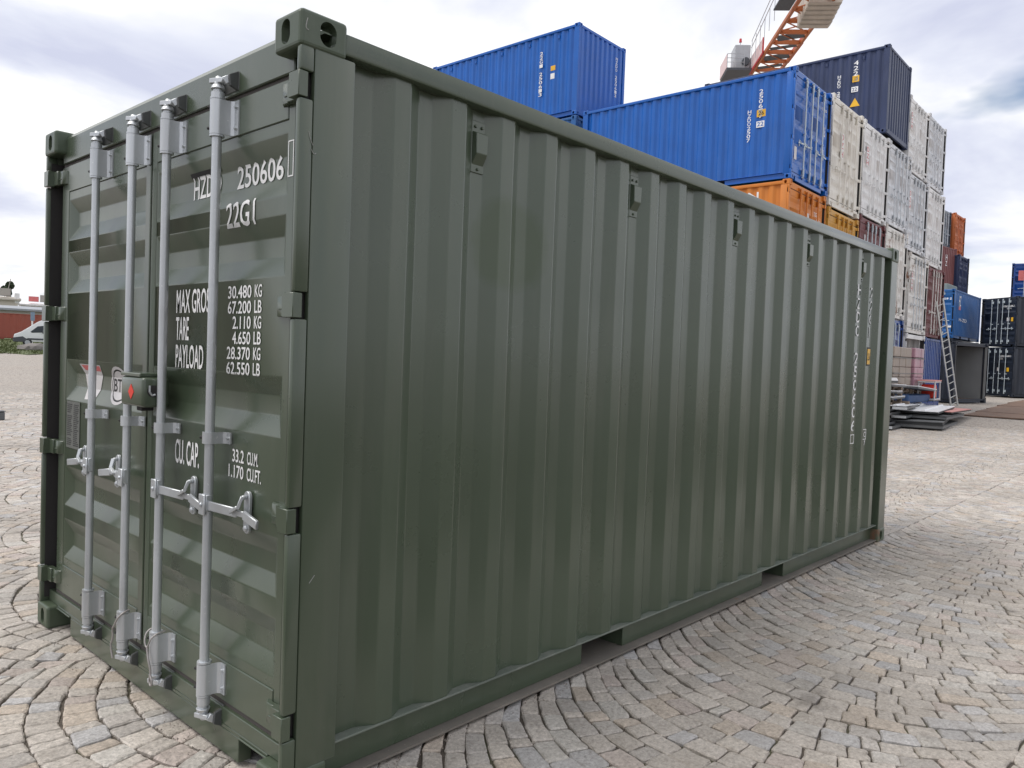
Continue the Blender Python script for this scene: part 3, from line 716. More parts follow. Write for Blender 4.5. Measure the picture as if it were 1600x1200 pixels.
# ------------------------------------------------------------------ container stacks behind
def mats(p, bar=None, gasket=None): return dict(paint=p, bar=bar or p, gasket=gasket or RUBBER, gap_lining=RUBBER, cast=p, dark=DARK, flange=p)
BLUE = paint('bright_blue_paint', (.004, .105, .44), .22, .10, .05, (.20, .34, .52), seed=1)
BLUE2 = paint('faded_blue_paint', (.008, .10, .32), .40, .12, .08, (.2, .3, .45), seed=2)
DKBL = paint('dark_blue_paint', (.018, .032, .092), .42, .12, .10, (.16, .18, .24), seed=3)
NAVY = paint('navy_grey_paint', (.012, .018, .032), .45, .12, .12, (.12, .13, .15), seed=4)
DEEPB = paint('deep_blue_paint', (.006, .05, .24), .28, .15, .03, (.2, .3, .45), seed=14)
BEIGE = paint('dirty_beige_white_paint', (.77, .74, .68), .55, .10, .40, (.36, .31, .26), rust=.10, rustcol=(.26, .15, .09), seed=5)
WHT1 = paint('weathered_white_paint', (.79, .79, .79), .55, .10, .40, (.36, .35, .34), rust=.16, rustcol=(.24, .16, .12), seed=6)
WHT2 = paint('grey_stained_white_paint', (.70, .72, .75), .55, .16, .55, (.25, .25, .27), rust=.22, rustcol=(.20, .16, .14), seed=7)
WHT3 = paint('rusty_white_paint', (.76, .75, .72), .6, .12, .45, (.34, .28, .23), rust=.42, rustcol=(.24, .10, .05), seed=8)
ORNG = paint('rusty_orange_paint', (.62, .20, .025), .5, .12, .25, (.35, .16, .05), rust=.30, rustcol=(.20, .07, .03), seed=9)
ORN2 = paint('brick_orange_paint', (.50, .13, .035), .5, .12, .25, (.5, .25, .12), rust=.2, seed=10)
YELL = paint('worn_yellow_paint', (.58, .30, .045), .5, .12, .35, (.30, .2, .10), rust=.30, rustcol=(.20, .08, .03), seed=11)
MARN = paint('maroon_paint', (.135, .030, .034), .5, .15, .20, (.25, .14, .12), rust=.15, seed=12)
MARN2 = paint('faded_maroon_paint', (.19, .055, .055), .5, .12, .2, (.3, .18, .16), seed=13)
BRICK = paint('brick_red_paint', (.30, .075, .050), .6, .06, .12, (.35, .2, .16), seed=15)
GREYI = paint('pale_grey_interior', (.29, .30, .305), .6, .08, .25, (.25, .25, .25), seed=16)
SLATE = paint('slate_blue_grey_paint', (.10, .13, .17), .5, .12, .25, (.25, .27, .3), seed=17)
PALEBAR = plain('pale_galvanised_bar', (.55, .62, .66), .4, .2)
WT = .03
def wy(x): return 5.5+WT*(x-16.4)
def doors_out(label, m, x0, y0, z0, h=H, lod=0, th=WT, **k):       # doors face the yard (-y)
    return place(label, 'container', m, (x0+W*math.cos(th), y0+W*math.sin(th), z0), th+math.pi/2, h/H, lod, 'containers stacked behind the green one', **k)
def doors_in(label, m, x0, y0, z0, h=H, lod=0, th=WT, **k):        # corrugated end faces the yard
    a = th+math.pi/2; o = Vector((x0, y0, z0))+Vector((math.cos(a), math.sin(a), 0))*L
    return place(label, 'container', m, o, a+math.pi, h/H, lod, 'containers stacked behind the green one', **k)
def box_left(label, m, near, th, z0, h=H, lod=0, **k):              # near corner; doors on the left wing, long side on the right wing
    return place(label, 'container', m, (near[0], near[1], z0), th, h/H, lod, 'containers stacked behind the green one', **k)
NOV = ('vent',)
mB = mats(BLUE, PALEBAR)
c_mid = doors_out('bright blue container with pale locking bars above the orange container', mB, 16.36, 5.50, 5.93, 2.59, 1)
c_org = doors_out('rusty orange container directly under the bright blue one', mats(ORNG), 16.30, 5.50, 3.09, 2.82, 1)
doors_out('navy container at ground level under the orange container', mats(NAVY), 16.36, 5.5, .14, 2.93, 0)
c_top = doors_in('bright blue container highest at left with its corrugated end to the yard', mats(BLUE), 16.25, 11.86, 8.53, 2.60, 1)
doors_in('blue container just beneath the highest blue one at left', mats(BLUE2), 16.25, 11.86, 5.86, 2.65, 0)
doors_in('grey blue container second from ground in the rear left stack', mats(SLATE), 16.25, 11.86, 3.05, 2.79, 0)
doors_in('navy container at the foot of the rear left stack', mats(NAVY), 16.25, 11.86, .16, 2.87, 0)
c_w1 = doors_out('dirty beige white container right of the bright blue doors', mats(BEIGE), 18.93, wy(18.9), 5.76, 2.85, 1)
c_yel = doors_out('worn yellow container under the beige white one', mats(YELL), 18.95, wy(18.9), 2.98, 2.74, 1)
doors_out('navy container at ground level under the yellow container', mats(NAVY), 18.93, wy(18.9), .16, 2.80, 0)
c_w2 = doors_out('weathered white container above the maroon doors', mats(WHT1), 21.50, wy(21.5), 5.96, 2.64, 1)
c_mar = doors_out('maroon container with pale locking bars between yellow and rusty white doors', mats(MARN, PALEBAR), 21.50, wy(21.5), 3.11, 2.82, 1)
doors_out('navy container at ground level under the maroon container', mats(NAVY), 21.5, wy(21.5), .18, 2.90, 0)
c_w3 = doors_out('grey stained white container under the dark blue one', mats(WHT2, GALV), 23.98, wy(24), 6.09, 2.50, 1)
c_rst = doors_out('rust streaked white container third in its row above the blue door end', mats(WHT3), 24.05, wy(24), 3.24, 2.82, 1)
c_bl1 = doors_out('blue container at ground level behind the shrink wrapped pallets', mats(DEEPB, PALEBAR), 24.05, wy(24), .21, 3.00, 1)
c_drk = doors_in('dark blue container on top of the white stack with corrugated end to the yard', mats(DKBL), 23.42, wy(23.4), 8.69, 2.62, 1)
c_w4 = doors_out('white container left of the topmost white pair', mats(WHT1), 25.98, wy(26), 8.16, 2.36, 1)
c_w5 = doors_out('white container at the right end of the topmost white pair', mats(WHT2), 28.46, wy(28.5), 8.16, 2.42, 1)
c_w4b = doors_out('grey white container below the topmost white pair at left', mats(WHT2, GALV), 26.30, wy(26.4), 5.60, 2.54, 1)
c_w5b = doors_out('pale white container with smooth doors below the right topmost one', mats(WHT1), 28.78, wy(28.6), 5.40, 2.74, 1)
c_w4c = doors_out('white container over the open dark bay behind the pallets', mats(WHT3, GALV), 26.90, wy(26.9), 2.86, 2.70, 1)
c_mr5 = doors_out('maroon container with rusty white bars above the leaning ladder foot', mats(MARN, WHT3), 29.40, wy(29.4), 2.83, 2.56, 1)
doors_out('open white container frame behind the pallets at ground level', dict(mats(WHT1), floor=DARK), 26.95, wy(26.95), .24, 2.60, 1, skip=('door', 'gasket', 'cam_keeper', 'vent'))
c_bl5 = doors_in('glossy deep blue container at ground level left of the ladder', mats(DEEPB), 29.48, wy(29.5), .27, 2.54, 1)
# right-hand cluster
th = -.3175; nx, ny = 35.44, 6.29
c_opn = place('open navy container with pale grey interior beside the ladder', 'container', mats(NAVY), (nx+W*math.cos(th), ny+W*math.sin(th), .30), th+math.pi/2, 1, 1, 'containers stacked behind the green one', skip=('door', 'gasket', 'cam_keeper'))
ip = MB(); zz = .16
while zz < 2.4: ip.add([(2.35, .09, zz), (2.35, W-.09, zz), (2.35, W-.09, zz+.36), (2.35, .09, zz+.36), (2.375, W-.09, zz+.385), (2.375, .09, zz+.385), (2.35, W-.09, zz+.41), (2.35, .09, zz+.41)], [(0, 1, 2, 3), (3, 2, 4, 5), (5, 4, 6, 7)]); zz += .41
ip.build('partition_wall', GREYI, c_opn)
MB().box(.02, 2.3, .08, .086, .16, 2.45).build('lining', GREYI, c_opn); MB().box(.02, 2.3, W-.086, W-.08, .16, 2.45).build('lining', GREYI, c_opn)
MB().box(.10, 2.3, .09, W-.09, .149, .165).build('plank_floor', plain('worn_plywood_floor', (.17, .115, .075), .8), c_opn)
c_b2 = box_left('mid blue container standing above and behind the open navy one', mats(BLUE2, PALEBAR), (44.77, 8.62), .004, 3.43, 2.60, 0)
box_left('navy container hidden under the mid blue one', mats(NAVY), (44.77, 8.62), .004, .42, 2.98, 0)
c_n1 = box_left('lower navy container of the pair at the right edge', mats(NAVY, PALEBAR), (46.2, 6.05), -.66, .44, 2.62, 1)
c_n2 = box_left('upper navy container of the pair at the right edge', mats(NAVY, PALEBAR), (46.3, 6.05), -.66, 3.09, 2.62, 1)
c_orr = doors_out('brick orange container at the top of the farthest stack', mats(ORN2), 53.93, 10.95, 9.12, 2.62, 0, th=0)
doors_out('dark blue container under the brick orange one', mats(DKBL), 53.95, 10.6, 6.42, 2.66, 0, th=0)
doors_out('navy container second from ground in the farthest stack', mats(NAVY), 53.95, 10.6, 3.5, 2.9, 0, th=0)
c_sl = doors_out('slate grey container left of the brick orange one', mats(SLATE, WHT2), 51.35, 11.3, 9.47, 2.25, 0, th=-.05)
c_mr2 = doors_in('faded maroon container under the slate grey one', mats(MARN2), 51.80, 11.23, 6.85, 2.60, 0, th=-.155)
doors_in('navy container below the faded maroon one', mats(NAVY), 51.80, 11.23, 3.9, 2.9, 0, th=-.155)
tb = -1.42; ob = (59.7, 8.80)
c_b3 = place('deep blue container with red logo cut by the right edge', 'container', mats(DEEPB, PALEBAR), (ob[0]+W*math.cos(tb), ob[1]+W*math.sin(tb), 6.45), tb+math.pi/2, 2.62/H, 0, 'containers stacked behind the green one')
place('navy container under the deep blue one with red logo', 'container', mats(NAVY), (ob[0]+W*math.cos(tb), ob[1]+W*math.sin(tb), 3.5), tb+math.pi/2, 2.93/H, 0, 'containers stacked behind the green one')
place('navy container at the foot of the far right stack', 'container', mats(NAVY), (ob[0]+W*math.cos(tb), ob[1]+W*math.sin(tb), .6), tb+math.pi/2, 2.88/H, 0, 'containers stacked behind the green one')
MB().box(.6, 2.6, .5, 1.7, H+.01, H+.35).build('roof_box', plain('grey_green_tarp', (.22, .26, .25), .8), c_b2, bevel=.03)

# ---- markings on the stacks (child meshes lying on the steel)
def vstack(par, s, f, h0, h1, ztop, ch, gap, mat=WHITEP):
    z = ztop
    for c in s:
        if c != ' ': text_on('marking', c, mat, par, (h0, h1, z-ch, z), f)
        z -= ch+gap
# long side facing -x of a doors_out container is its local y = W face; seen from outside, left to right = -x(local)
fW = lambda h, v: (-h, W-YO+.004, v)
def chip(par, f, h0, h1, z0, z1, mat, name='sticker'):
    p = [Vector(f(*q)) for q in ((h0, z0), (h1, z0), (h1, z1), (h0, z1))]
    MB().add(p, [(0, 1, 2, 3)]).build(name, mat, par)
vstack(c_mid, '250619', fW, -.88, -.78, 2.20, .10, .015); vstack(c_mid, 'HZDO2507', fW, -1.15, -1.06, 1.75, .085, .012)
chip(c_mid, fW, -.92, -.70, 1.55, 1.72, YELP); chip(c_mid, fW, -.92, -.72, 1.30, 1.45, WHITEP)
text_on('marking', '22', BLUE, c_mid, (-.90, -.74, 1.33, 1.43), lambda h, v: (-h, W-YO+.006, v))
text_on('marking', '26', BLACKP, c_mid, (-.88, -.74, 1.59, 1.68), lambda h, v: (-h, W-YO+.006, v))
# doors_in: the end at local x = L faces the yard, the -x side is local y = 0
fE = lambda h, v: (L-.026, h, v); f0 = lambda h, v: (h, YO-.004, v)
vstack(c_top, '22G1 250613', f0, 4.62, 4.74, 2.05, .10, .02); chip(c_top, f0, 5.05, 5.22, 1.42, 1.56, YELP); chip(c_top, f0, 5.05, 5.20, 1.18, 1.34, WHITEP)
vstack(c_top, 'HZDO 250613', fE, 1.93, 2.03, 2.2, .09, .02)
vstack(c_drk, '4221', f0, 5.02, 5.16, 2.30, .13, .03); vstack(c_drk, 'HZDO 25060', f0, 4.55, 4.65, 1.95, .085, .015)
chip(c_drk, f0, 5.0, 5.2, 1.66, 1.85, YELP); chip(c_drk, f0, 4.98, 5.18, 1.36, 1.52, WHITEP)
MB().add([f0(4.95, .92), f0(5.25, .92), f0(5.10, 1.18)], [(0, 1, 2)]).build('sticker', YELP, c_drk)
text_on('marking', '22', DKBL, c_drk, (5.0, 5.15, 1.39, 1.49), lambda h, v: (h, YO-.006, v))
# door side lettering for doors_out containers
def dmark(par, s, yl, yr, z0, z1, mat=WHITEP): return text_on('marking', s, mat, par, (-yl, -yr, z0, z1), lambda h, v: (door_x(-h, v)-.004, -h, v), ZCUT)
def dchip(par, yl, yr, z0, z1, mat): chip(par, lambda h, v: (PR-.009, -h, v), -yl, -yr, z0, z1, mat)
dmark(c_mid, 'HZDO 250', .48, .17, 2.08, 2.16); dmark(c_mid, 'KG LB', .45, .25, 1.45, 1.7); dmark(c_mid, '3050', .5, .3, 1.0, 1.12); dchip(c_mid, 2.20, 2.05, .50, .80, STICK)
for c, yl, yr, z0, z1 in ((c_w1, 1.65, 1.40, 1.25, 1.85), (c_w2, 2.05, 1.80, 1.40, 1.95), (c_w4, 2.15, 1.95, 1.45, 2.1), (c_rst, 1.65, 1.45, 1.45, 1.95), (c_w4b, 2.18, 1.98, 1.35, 2.0), (c_w4c, 2.02, 1.82, 1.35, 2.0)):
    dchip(c, yl, yr, z0, z1, WHITEP); n = 3
    for i in range(n):
        z = z0+(z1-z0)*(i+.15)/n; text_on('marking', 'HZD'[i], PINKP, c, (-yl+.03, -yr-.03, z, z+(z1-z0)*.24), lambda h, v: (PR-.012, -h, v))
dmark(c_org, '22G1', .6, .35, 2.06, 2.16); dchip(c_org, 1.15, 1.0, 1.75, 2.05, STICK); dchip(c_org, .80, .66, 1.6, 1.8, STICK); dchip(c_mar, 1.85, 1.76, 1.85, 2.15, STICK)
dmark(c_org, '25061', .5, .2, 1.9, 2.0)
dmark(c_b2, '218609 2', .98, .15, 2.02, 2.14); dmark(c_b2, '22G1', .98, .6, 1.82, 1.93); dchip(c_b2, .30, .12, .55, .65, WHITEP)
for i in range(5): dmark(c_b2, '30480', .98, .55, 1.55-i*.09, 1.62-i*.09)
text_on('marking', 'HZ', WHITEP, c_b2, (1.05, 1.45, 1.75, 2.30), f0); chip(c_b2, f0, 1.05, 1.45, 1.55, 1.74, PINKP); text_on('marking', 'H-ZD', WHITEP, c_b2, (1.2, 2.9, .95, 1.12), f0)
dmark(c_n2, 'HZDO 250606 2', 1.05, .28, 2.06, 2.15); dmark(c_n2, '22G1', .75, .45, 1.94, 2.02); dchip(c_n2, .70, .52, 1.32, 1.50, STICK); dchip(c_n2, .42, .28, 1.30, 1.50, YELP)
dmark(c_n1, 'HZDO 250608 2', 1.05, .28, 2.06, 2.15); dmark(c_n1, '22G1', 1.05, .80, 1.92, 2.02); dchip(c_n1, 1.14, 1.0, 1.32, 1.50, STICK); dchip(c_n1, .50, .34, 1.30, 1.50, YELP)
vstack(c_opn, 'HZDO 250', lambda h, v: (-h, W-YO+.004, v), -3.6, -3.3, 2.05, .15, .03)
text_on('marking', 'H', WHITEP, c_mr2, (.9, 1.15, 1.75, 2.1), fE); text_on('marking', 'Z', WHITEP, c_mr2, (.9, 1.15, 1.4, 1.7), fE); dchip(c_mr5, .9, .8, .8, .9, WHITEP)
dchip(c_b3, 2.05, 1.40, 1.45, 2.10, PINKP); dmark(c_b3, 'HZ', 1.95, 1.5, 1.75, 2.0); dmark(c_b3, 'C', 1.1, .75, 1.6, 1.9)
text_on('marking', 'HDZAN', WHITEP, c_org, (-2.15, -.75, 2.22, 2.38), fW)

# ------------------------------------------------------------------ yard clutter by the stacks
def at_ground(x, y): return float(gz(x, y))
PLATE = paint('rust_brown_steel_plate', (.165, .105, .075), .8, .25, .35, (.26, .19, .14), rust=.45, rustcol=(.12, .06, .035), seed=20)
def slab(name, label, cat, corners, z, th, mat, group=None, zs=None):
    mb = MB(); n = len(corners); zs = zs or [z]*n
    mb.add([(c[0], c[1], q-th) for c, q in zip(corners, zs)]+[(c[0], c[1], q) for c, q in zip(corners, zs)], [tuple(range(n-1, -1, -1)), tuple(range(n, 2*n))]+[(i, (i+1) % n, n+(i+1) % n, n+i) for i in range(n)])
    return tag(mb.build(name, mat), label, cat, group)
ordn = ['nearest', 'second nearest', 'third nearest', 'fourth nearest', 'farthest']
px0 = 27.0
for i, (dx_, ln) in enumerate(((2.6, 9), (2.7, 10), (3.0, 10), (3.6, 11), (5.4, 12))):
    y1 = 4.05+(px0-27)*.075; x1 = px0+dx_-.05
    cs = [(px0, y1-ln), (x1, y1-ln+.2), (x1+.1, y1+.1), (px0+.1, y1)]
    if i < 5: slab('steel_plate', f'{ordn[i]} rust brown road plate laid on the setts at right', 'steel plate', cs, 0, .03, PLATE, 'road plates before the navy containers', zs=[at_ground(*c)+.035+.006*(i % 2) for c in cs])
    px0 += dx_
WSHEET = paint('white_panel_sheet', (.82, .83, .85), .4, .06, .15, (.4, .4, .42), seed=21)
PINKS = paint('pink_foam_sheet', (.62, .30, .27), .7, .08, .15, (.5, .35, .3), seed=22)
BLKS = plain('black_membrane', (.018, .019, .02), .6)
GRYS = plain('dark_grey_profile', (.10, .105, .11), .5)
def quad_panel(name, label, cx, cy, ln, wd, ang, z, th, mat, ribs=0, group='sheets in the scrap pile'):
    e = empty(name, (cx, cy, z), ang); tag(e, label, 'panel', group); e.rotation_euler[0] = random.uniform(-.02, .02); e.rotation_euler[1] = random.uniform(-.02, .02)
    MB().box(-ln/2, ln/2, -wd/2, wd/2, 0, th).build('core', BLKS if mat is not BLKS else GRYS, e)
    MB().box(-ln/2-.01, ln/2+.01, -wd/2-.01, wd/2+.01, th+.001, th+.02).build('face_sheet', mat, e)
    for k in range(ribs):
        y = -wd/2+wd*(k+.7)/(ribs+.4); MB().prism([(y-.05, th+.021), (y-.025, th+.05), (y+.025, th+.05), (y+.05, th+.021)], 0, -ln/2, ln/2).build('rib', mat, e)
    return e
a0 = .14
quad_panel('cladding_panel', 'black membrane sheet at the bottom of the scrap pile', 21.6, 3.75, 3.9, 1.25, a0, at_ground(21.6, 3.7)+.0, .07, BLKS)
quad_panel('cladding_panel', 'grey edged sheet second from the bottom of the pile', 21.5, 3.85, 3.6, 1.3, a0+.04, at_ground(21.6, 3.7)+.10, .07, GRYS)
quad_panel('cladding_panel', 'black sheet under the pink one in the scrap pile', 22.4, 3.80, 3.9, 1.2, a0-.02, at_ground(21.6, 3.7)+.20, .06, BLKS)
quad_panel('foam_sheet', 'pink sheet sticking out at the right of the scrap pile', 24.3, 3.78, 4.6, .62, a0-.03, at_ground(21.6, 3.7)+.29, .035, PINKS)
quad_panel('cladding_panel', 'lower white ribbed panel on the scrap pile', 22.6, 4.05, 4.2, 1.15, a0, at_ground(21.6, 3.7)+.35, .05, WSHEET, 2)
quad_panel('cladding_panel', 'topmost white ribbed panel on the scrap pile', 22.1, 4.75, 4.6, 1.2, a0+.03, at_ground(21.6, 3.7)+.43, .05, WSHEET, 3)
for i in range(7):
    x = 18.9+.35*(i % 4)+random.uniform(-.1, .1); y = 3.95+.16*(i % 3); z = at_ground(19, 4)+.04+.075*i
    e = empty('profile_bar', (x+.9, y, z), a0+random.uniform(-.08, .08)); tag(e, ['bottom', 'second', 'third', 'fourth', 'fifth', 'sixth', 'topmost'][i]+' dark metal profile in the bundle beside the green container', 'profile', 'dark profiles')
    MB().box(-1.3, 1.3, -.16, .16, 0, .008).box(-1.3, 1.3, -.16, -.15, .009, .06).box(-1.3, 1.3, .15, .16, .009, .06).build('channel', GRYS, e); MB().box(-1.32, -1.28, -.165, .165, -.001, .062).build('bright_end', GALV, e)
for i, (x, y, z, a, l) in enumerate(((20.9, 4.45, .80, .12, 1.9), (20.8, 4.4, .95, .20, 1.5), (20.9, 4.45, 1.12, .06, 1.6), (20.5, 4.4, 1.26, .32, 1.0), (23.6, 4.45, 1.02, .05, 2.4))):
    e = empty('white_board', (x, y, z), a); tag(e, ['lowest white board on the rack above the scrap pile', 'second white board up on the rack above the pile', 'third white board up on the rack above the pile', 'topmost short white board on the rack above the pile', 'white board lying across in front of the pallets'][i], 'board', 'white boards'); e.rotation_euler[1] = random.uniform(-.06, .06)
    MB().box(-l/2, l/2, -.22, .22, 0, .05).build('board_core', GRYS, e); MB().box(-l/2, l/2, -.225, .225, .051, .07).build('face_sheet', WSHEET, e)
# supports for the boards
WOOD = plain('grey_weathered_wood', (.24, .185, .14), .8)
TARPB = plain('folded_blue_tarp', (.02, .06, .16), .6)
e = empty('timber_rack', (21.0, 4.45, at_ground(21, 4.4))); tag(e, 'low timber rack carrying the white boards', 'rack')
for x in (-.8, 0, .7):
    MB().box(x, x+.12, -.25, .25, 0, .09).build('foot', WOOD, e); MB().box(x, x+.1, -.05, .05, .09, 1.08).build('upright', WOOD, e); MB().box(x, x+.1, -.25, .25, .52, .60).build('arm', WOOD, e)
tag(MB().box(22.4, 24.6, 4.40, 4.8, at_ground(23, 5)+.5, at_ground(23, 5)+.74).build('folded_tarpaulin', TARPB, bevel=.06, seg=3, smooth=True), 'folded dark blue tarpaulin on the scrap pile', 'tarpaulin')
# generator trolley
gx, gy, gzz = 25.0, 4.55, at_ground(25.8, 4.5)+.50
e = empty('site_generator', (gx, gy, gzz), .1); tag(e, 'small red generator in a pale tube frame on the pile', 'generator')
FR = plain('pale_tube', (.55, .55, .56), .4)
for sx in (-.5, .5):
    for sy in (-.22, .22): MB().tube((sx, sy, .03), (sx*.9, sy, .58), .025).build('frame_post', FR, e)
for z, w in ((.05, .52), (.58, .56)):
    for sy in (-.22, .22): MB().tube((-w, sy, z), (w, sy, z), .025).build('frame_rail', FR, e)
    for sx in (-w, w): MB().tube((sx, -.22, z), (sx, .22, z), .025).build('frame_rail', FR, e)
MB().box(-.28, .02, -.2, .18, .08, .50).build('tank', REDP, e, bevel=.04, seg=2); MB().box(.04, .36, -.18, .18, .08, .42).build('engine', GRYS, e, bevel=.02); MB().box(-.62, .62, -.25, .25, .0, .03).build('skid', GRYS, e)
MB().prism([(-.60, .60), (.62, .60), (.70, .64), (-.60, .63)], 1, -.24, .24).build('top_tray', PINKS, e)
# pallets of blocks
def pallet(name, label, cx, cy, z, ang=WT):
    e = empty(name, (cx, cy, z), ang); tag(e, label, 'pallet', 'pallets')
    for y in (-.36, 0, .36):
        MB().box(-.6, .6, y-.05, y+.05, 0, .02).build('skid_board', WOOD, e)
        for x in (-.53, 0, .53): MB().box(x-.07, x+.07, y-.05, y+.05, .021, .10).build('block', WOOD, e)
    for k in range(7): y = -.4+k*.8/6; MB().box(-.6, .6, y-.055, y+.055, .101, .124).build('deck_board', WOOD, e)
    return e
BLOCKM = paint('beige_wrapped_blocks', (.33, .275, .23), .5, .2, .5, (.20, .15, .12), seed=24); STRAP = plain('grey_strap', (.2, .19, .18), .6)
FILM = paint('pink_stretch_film', (.40, .22, .27), .35, .2, .5, (.5, .42, .42), seed=23)
zc = at_ground(27, 5)
for s, (x, lab, scl) in enumerate(((23.3, 'left', 1.55), (25.0, 'right', .95))):
    for k in range(7): pallet('wooden_pallet', ['lowest', 'second', 'third', 'middle', 'fifth', 'sixth', 'top'][k]+f' wooden pallet in the {lab} pallet stack behind the scrap pile', x+.02*k, 5.25, zc+.126*k).scale = (scl, .8, 1)
def bale(name, label, x, z, mat, w, h):
    e = empty(name, (x, 5.25, z), WT); tag(e, label, 'bale')
    nx_, nz_ = 3, 4
    for i in range(nx_):
        for k in range(nz_):
            MB().box(-w/2+w*i/nx_+.004, -w/2+w*(i+1)/nx_-.004, -.36+random.uniform(-.015, .015), .36, h*k/nz_+.003, h*(k+1)/nz_-.003).build('wrapped_block', mat, e, bevel=.02)
    for k in (.33, .72): MB().box(-w/2-.005, w/2+.005, -.378, .365, h*k, h*k+.03).build('strap', STRAP, e)
    return e
bale('block_bale', 'beige strapped stack of blocks on the left pallets', 23.4, zc+.888, BLOCKM, 1.85, 1.18); bale('film_wrapped_bale', 'pink film wrapped stack on the right pallets', 25.05, zc+.888, FILM, 1.1, 1.2)
# ladder
e = empty('ladder', (0, 0, 0)); tag(e, 'long aluminium ladder leaning on the container stack', 'ladder')
A = Vector((32.10, 5.45, at_ground(32, 5.4))); B = Vector((30.75, 5.84, 4.25)); dn = (B-A).normalized(); sd = Vector((.95, -.31, 0)); sd = (sd-dn*sd.dot(dn)).normalized()*.21
ALU = plain('aluminium', (.50, .50, .48), .4, .5)
for s in (-1, 1): MB().bar(A+sd*s, B+sd*s, .035, .08).build('stile', ALU, e)
for k in range(15): p = A+(B-A)*((k+.6)/15.3); MB().tube(p-sd, p+sd, .018, n=8).build('rung', ALU, e)

# ------------------------------------------------------------------ tower crane (counter-jib over the stacks, mast behind them)
JA = Vector((61.28, 28.89, 26.5)); JU = Vector((-.781, -.625, 0)); JN = Vector((.625, -.781, 0))
def J(a, b, h): return JA+JU*a+JN*b+Vector((0, 0, h))
CRO = paint('crane_orange_paint', (.42, .115, .030), .5, .15, .2, (.3, .15, .06), rust=.1, seed=30)
CRR = paint('crane_red_paint', (.55, .03, .04), .45, .1, .1, seed=31)
CRP = paint('sky_paled_panel', (.66, .50, .50), .5, .08, .15, seed=32)  # sky reflection on the red fairing panel, painted in as pale pink
CRG = paint('crane_grey_cabinet', (.42, .44, .47), .45, .06, .15, seed=33)
CRD = plain('dark_grating', (.075, .085, .10), .6)
CONC = paint('pale_concrete', (.52, .47, .41), .85, .12, .3, (.35, .30, .26), seed=34)
crane = empty('tower_crane', (72.2, 37.6, float(gz(72.2, 37.6)))); tag(crane, 'orange and red tower crane counter jib with concrete counterweights above the stacks', 'crane')
def cpart(mb, name, mat, par=None, **k):
    o = mb.build(name, mat, None, **k); o.parent = par or crane
    if par is None: o.matrix_parent_inverse = Matrix.Translation(-crane.location)
    return o
for b in (0, 2.2): cpart(MB().bar(J(-15, b, 0), J(16, b, 0), .20, .26), 'chord', CRO)
a = -14.5
while a < 15.5:
    cpart(MB().bar(J(a, .11, 0), J(a, 2.09, 0), .16, .30), 'cross_beam', CRO)
    cpart(MB().bar(J(a+.1, .1, .02), J(a+1.8, 2.1, .02), .07, .07), 'brace', CRO); cpart(MB().bar(J(a+.1, 2.1, -.06), J(a+1.8, .1, -.06), .07, .07), 'brace', CRO)
    a += 1.9
cpart(MB().bar(J(-.1, -.20, .55), J(4.4, -.20, .55), .07, 1.15), 'side_panel', CRP); cpart(MB().bar(J(-.15, -.20, -.06), J(4.45, -.20, -.06), .12, .10), 'panel_trim', CRR); cpart(MB().bar(J(4.40, -.20, .55), J(4.50, -.20, .55), .12, 1.2), 'panel_trim', CRR)
cpart(MB().bar(J(2.2, 2.40, .35), J(6.2, 2.40, .35), .07, .7), 'side_panel', CRR)
for k in range(4): cpart(MB().bar(J(1.1+2.0*k, .2, -.02), J(1.9+2.0*k, 2.0, -.02), 1.0 if k % 2 else .5, .04), 'deck_plate', CRD)
# counterweight slabs
for k in range(6):
    a = 10.9+.46*k; h0 = -.85+.12*k; q = [J(a, .62, h0), J(a, 2.75, h0+.02), J(a, 2.95, h0+.35), J(a, 2.95, 2.4), J(a, .62, 2.4)]; q2 = [p+JU*.42 for p in q]; n = 5
    cpart(MB().add(q+q2, [tuple(range(n-1, -1, -1)), tuple(range(n, 2*n))]+[(i, (i+1) % n, n+(i+1) % n, n+i) for i in range(n)]), 'counterweight', CONC, bevel=.03)
# walkway, rails, machinery platform with cabinet
cpart(MB().bar(J(11.8, -.75, .05), J(16, -.75, .05), 1.1, .10), 'walkway', CRD)
for h in (.6, 1.15): cpart(MB().tube(J(1.0, -.35, h+1.1), J(12, -1.25, h+.35), .03, n=6), 'guard_rail', CRG)
for k in range(7): a = 1.2+1.75*k; cpart(MB().tube(J(a, -.36-.08*k, .1), J(a, -.36-.08*k, 2.2-.11*k), .025, n=6), 'guard_post', CRG)
cpart(MB().add([J(-1.9, -2.3, -.15), J(1.0, -2.3, -.15), J(1.0, -.25, -.15), J(-1.9, -.25, -.15), J(-1.9, -2.3, .05), J(1.0, -2.3, .05), J(1.0, -.25, .05), J(-1.9, -.25, .05)], [(3, 2, 1, 0), (4, 5, 6, 7), (0, 1, 5, 4), (1, 2, 6, 5), (2, 3, 7, 6), (3, 0, 4, 7)]), 'machine_platform', CRD)
cab = MB(); q = [J(-1.2, -1.6, .06), J(.5, -1.6, .06), J(.5, -.3, .06), J(-1.2, -.3, .06)]; cab.add(q+[p+Vector((0, 0, 2.1)) for p in q], [(3, 2, 1, 0), (4, 5, 6, 7), (0, 1, 5, 4), (1, 2, 6, 5), (2, 3, 7, 6), (3, 0, 4, 7)]); cpart(cab, 'machine_cabinet', CRG, bevel=.05)
cpart(MB().tube(J(.5, -.7, .7), J(.75, -.7, .7), .32, n=16), 'motor', CRD)
for h in (.5, .85, 1.2): cpart(MB().tube(J(1.0, -2.3, h), J(1.0, -.9, h), .025, n=6), 'guard_rail', CRG)
for b in (-2.3, -1.6, -.9): cpart(MB().tube(J(1.0, b, .05), J(1.0, b, 1.2), .025, n=6), 'guard_post', CRG)
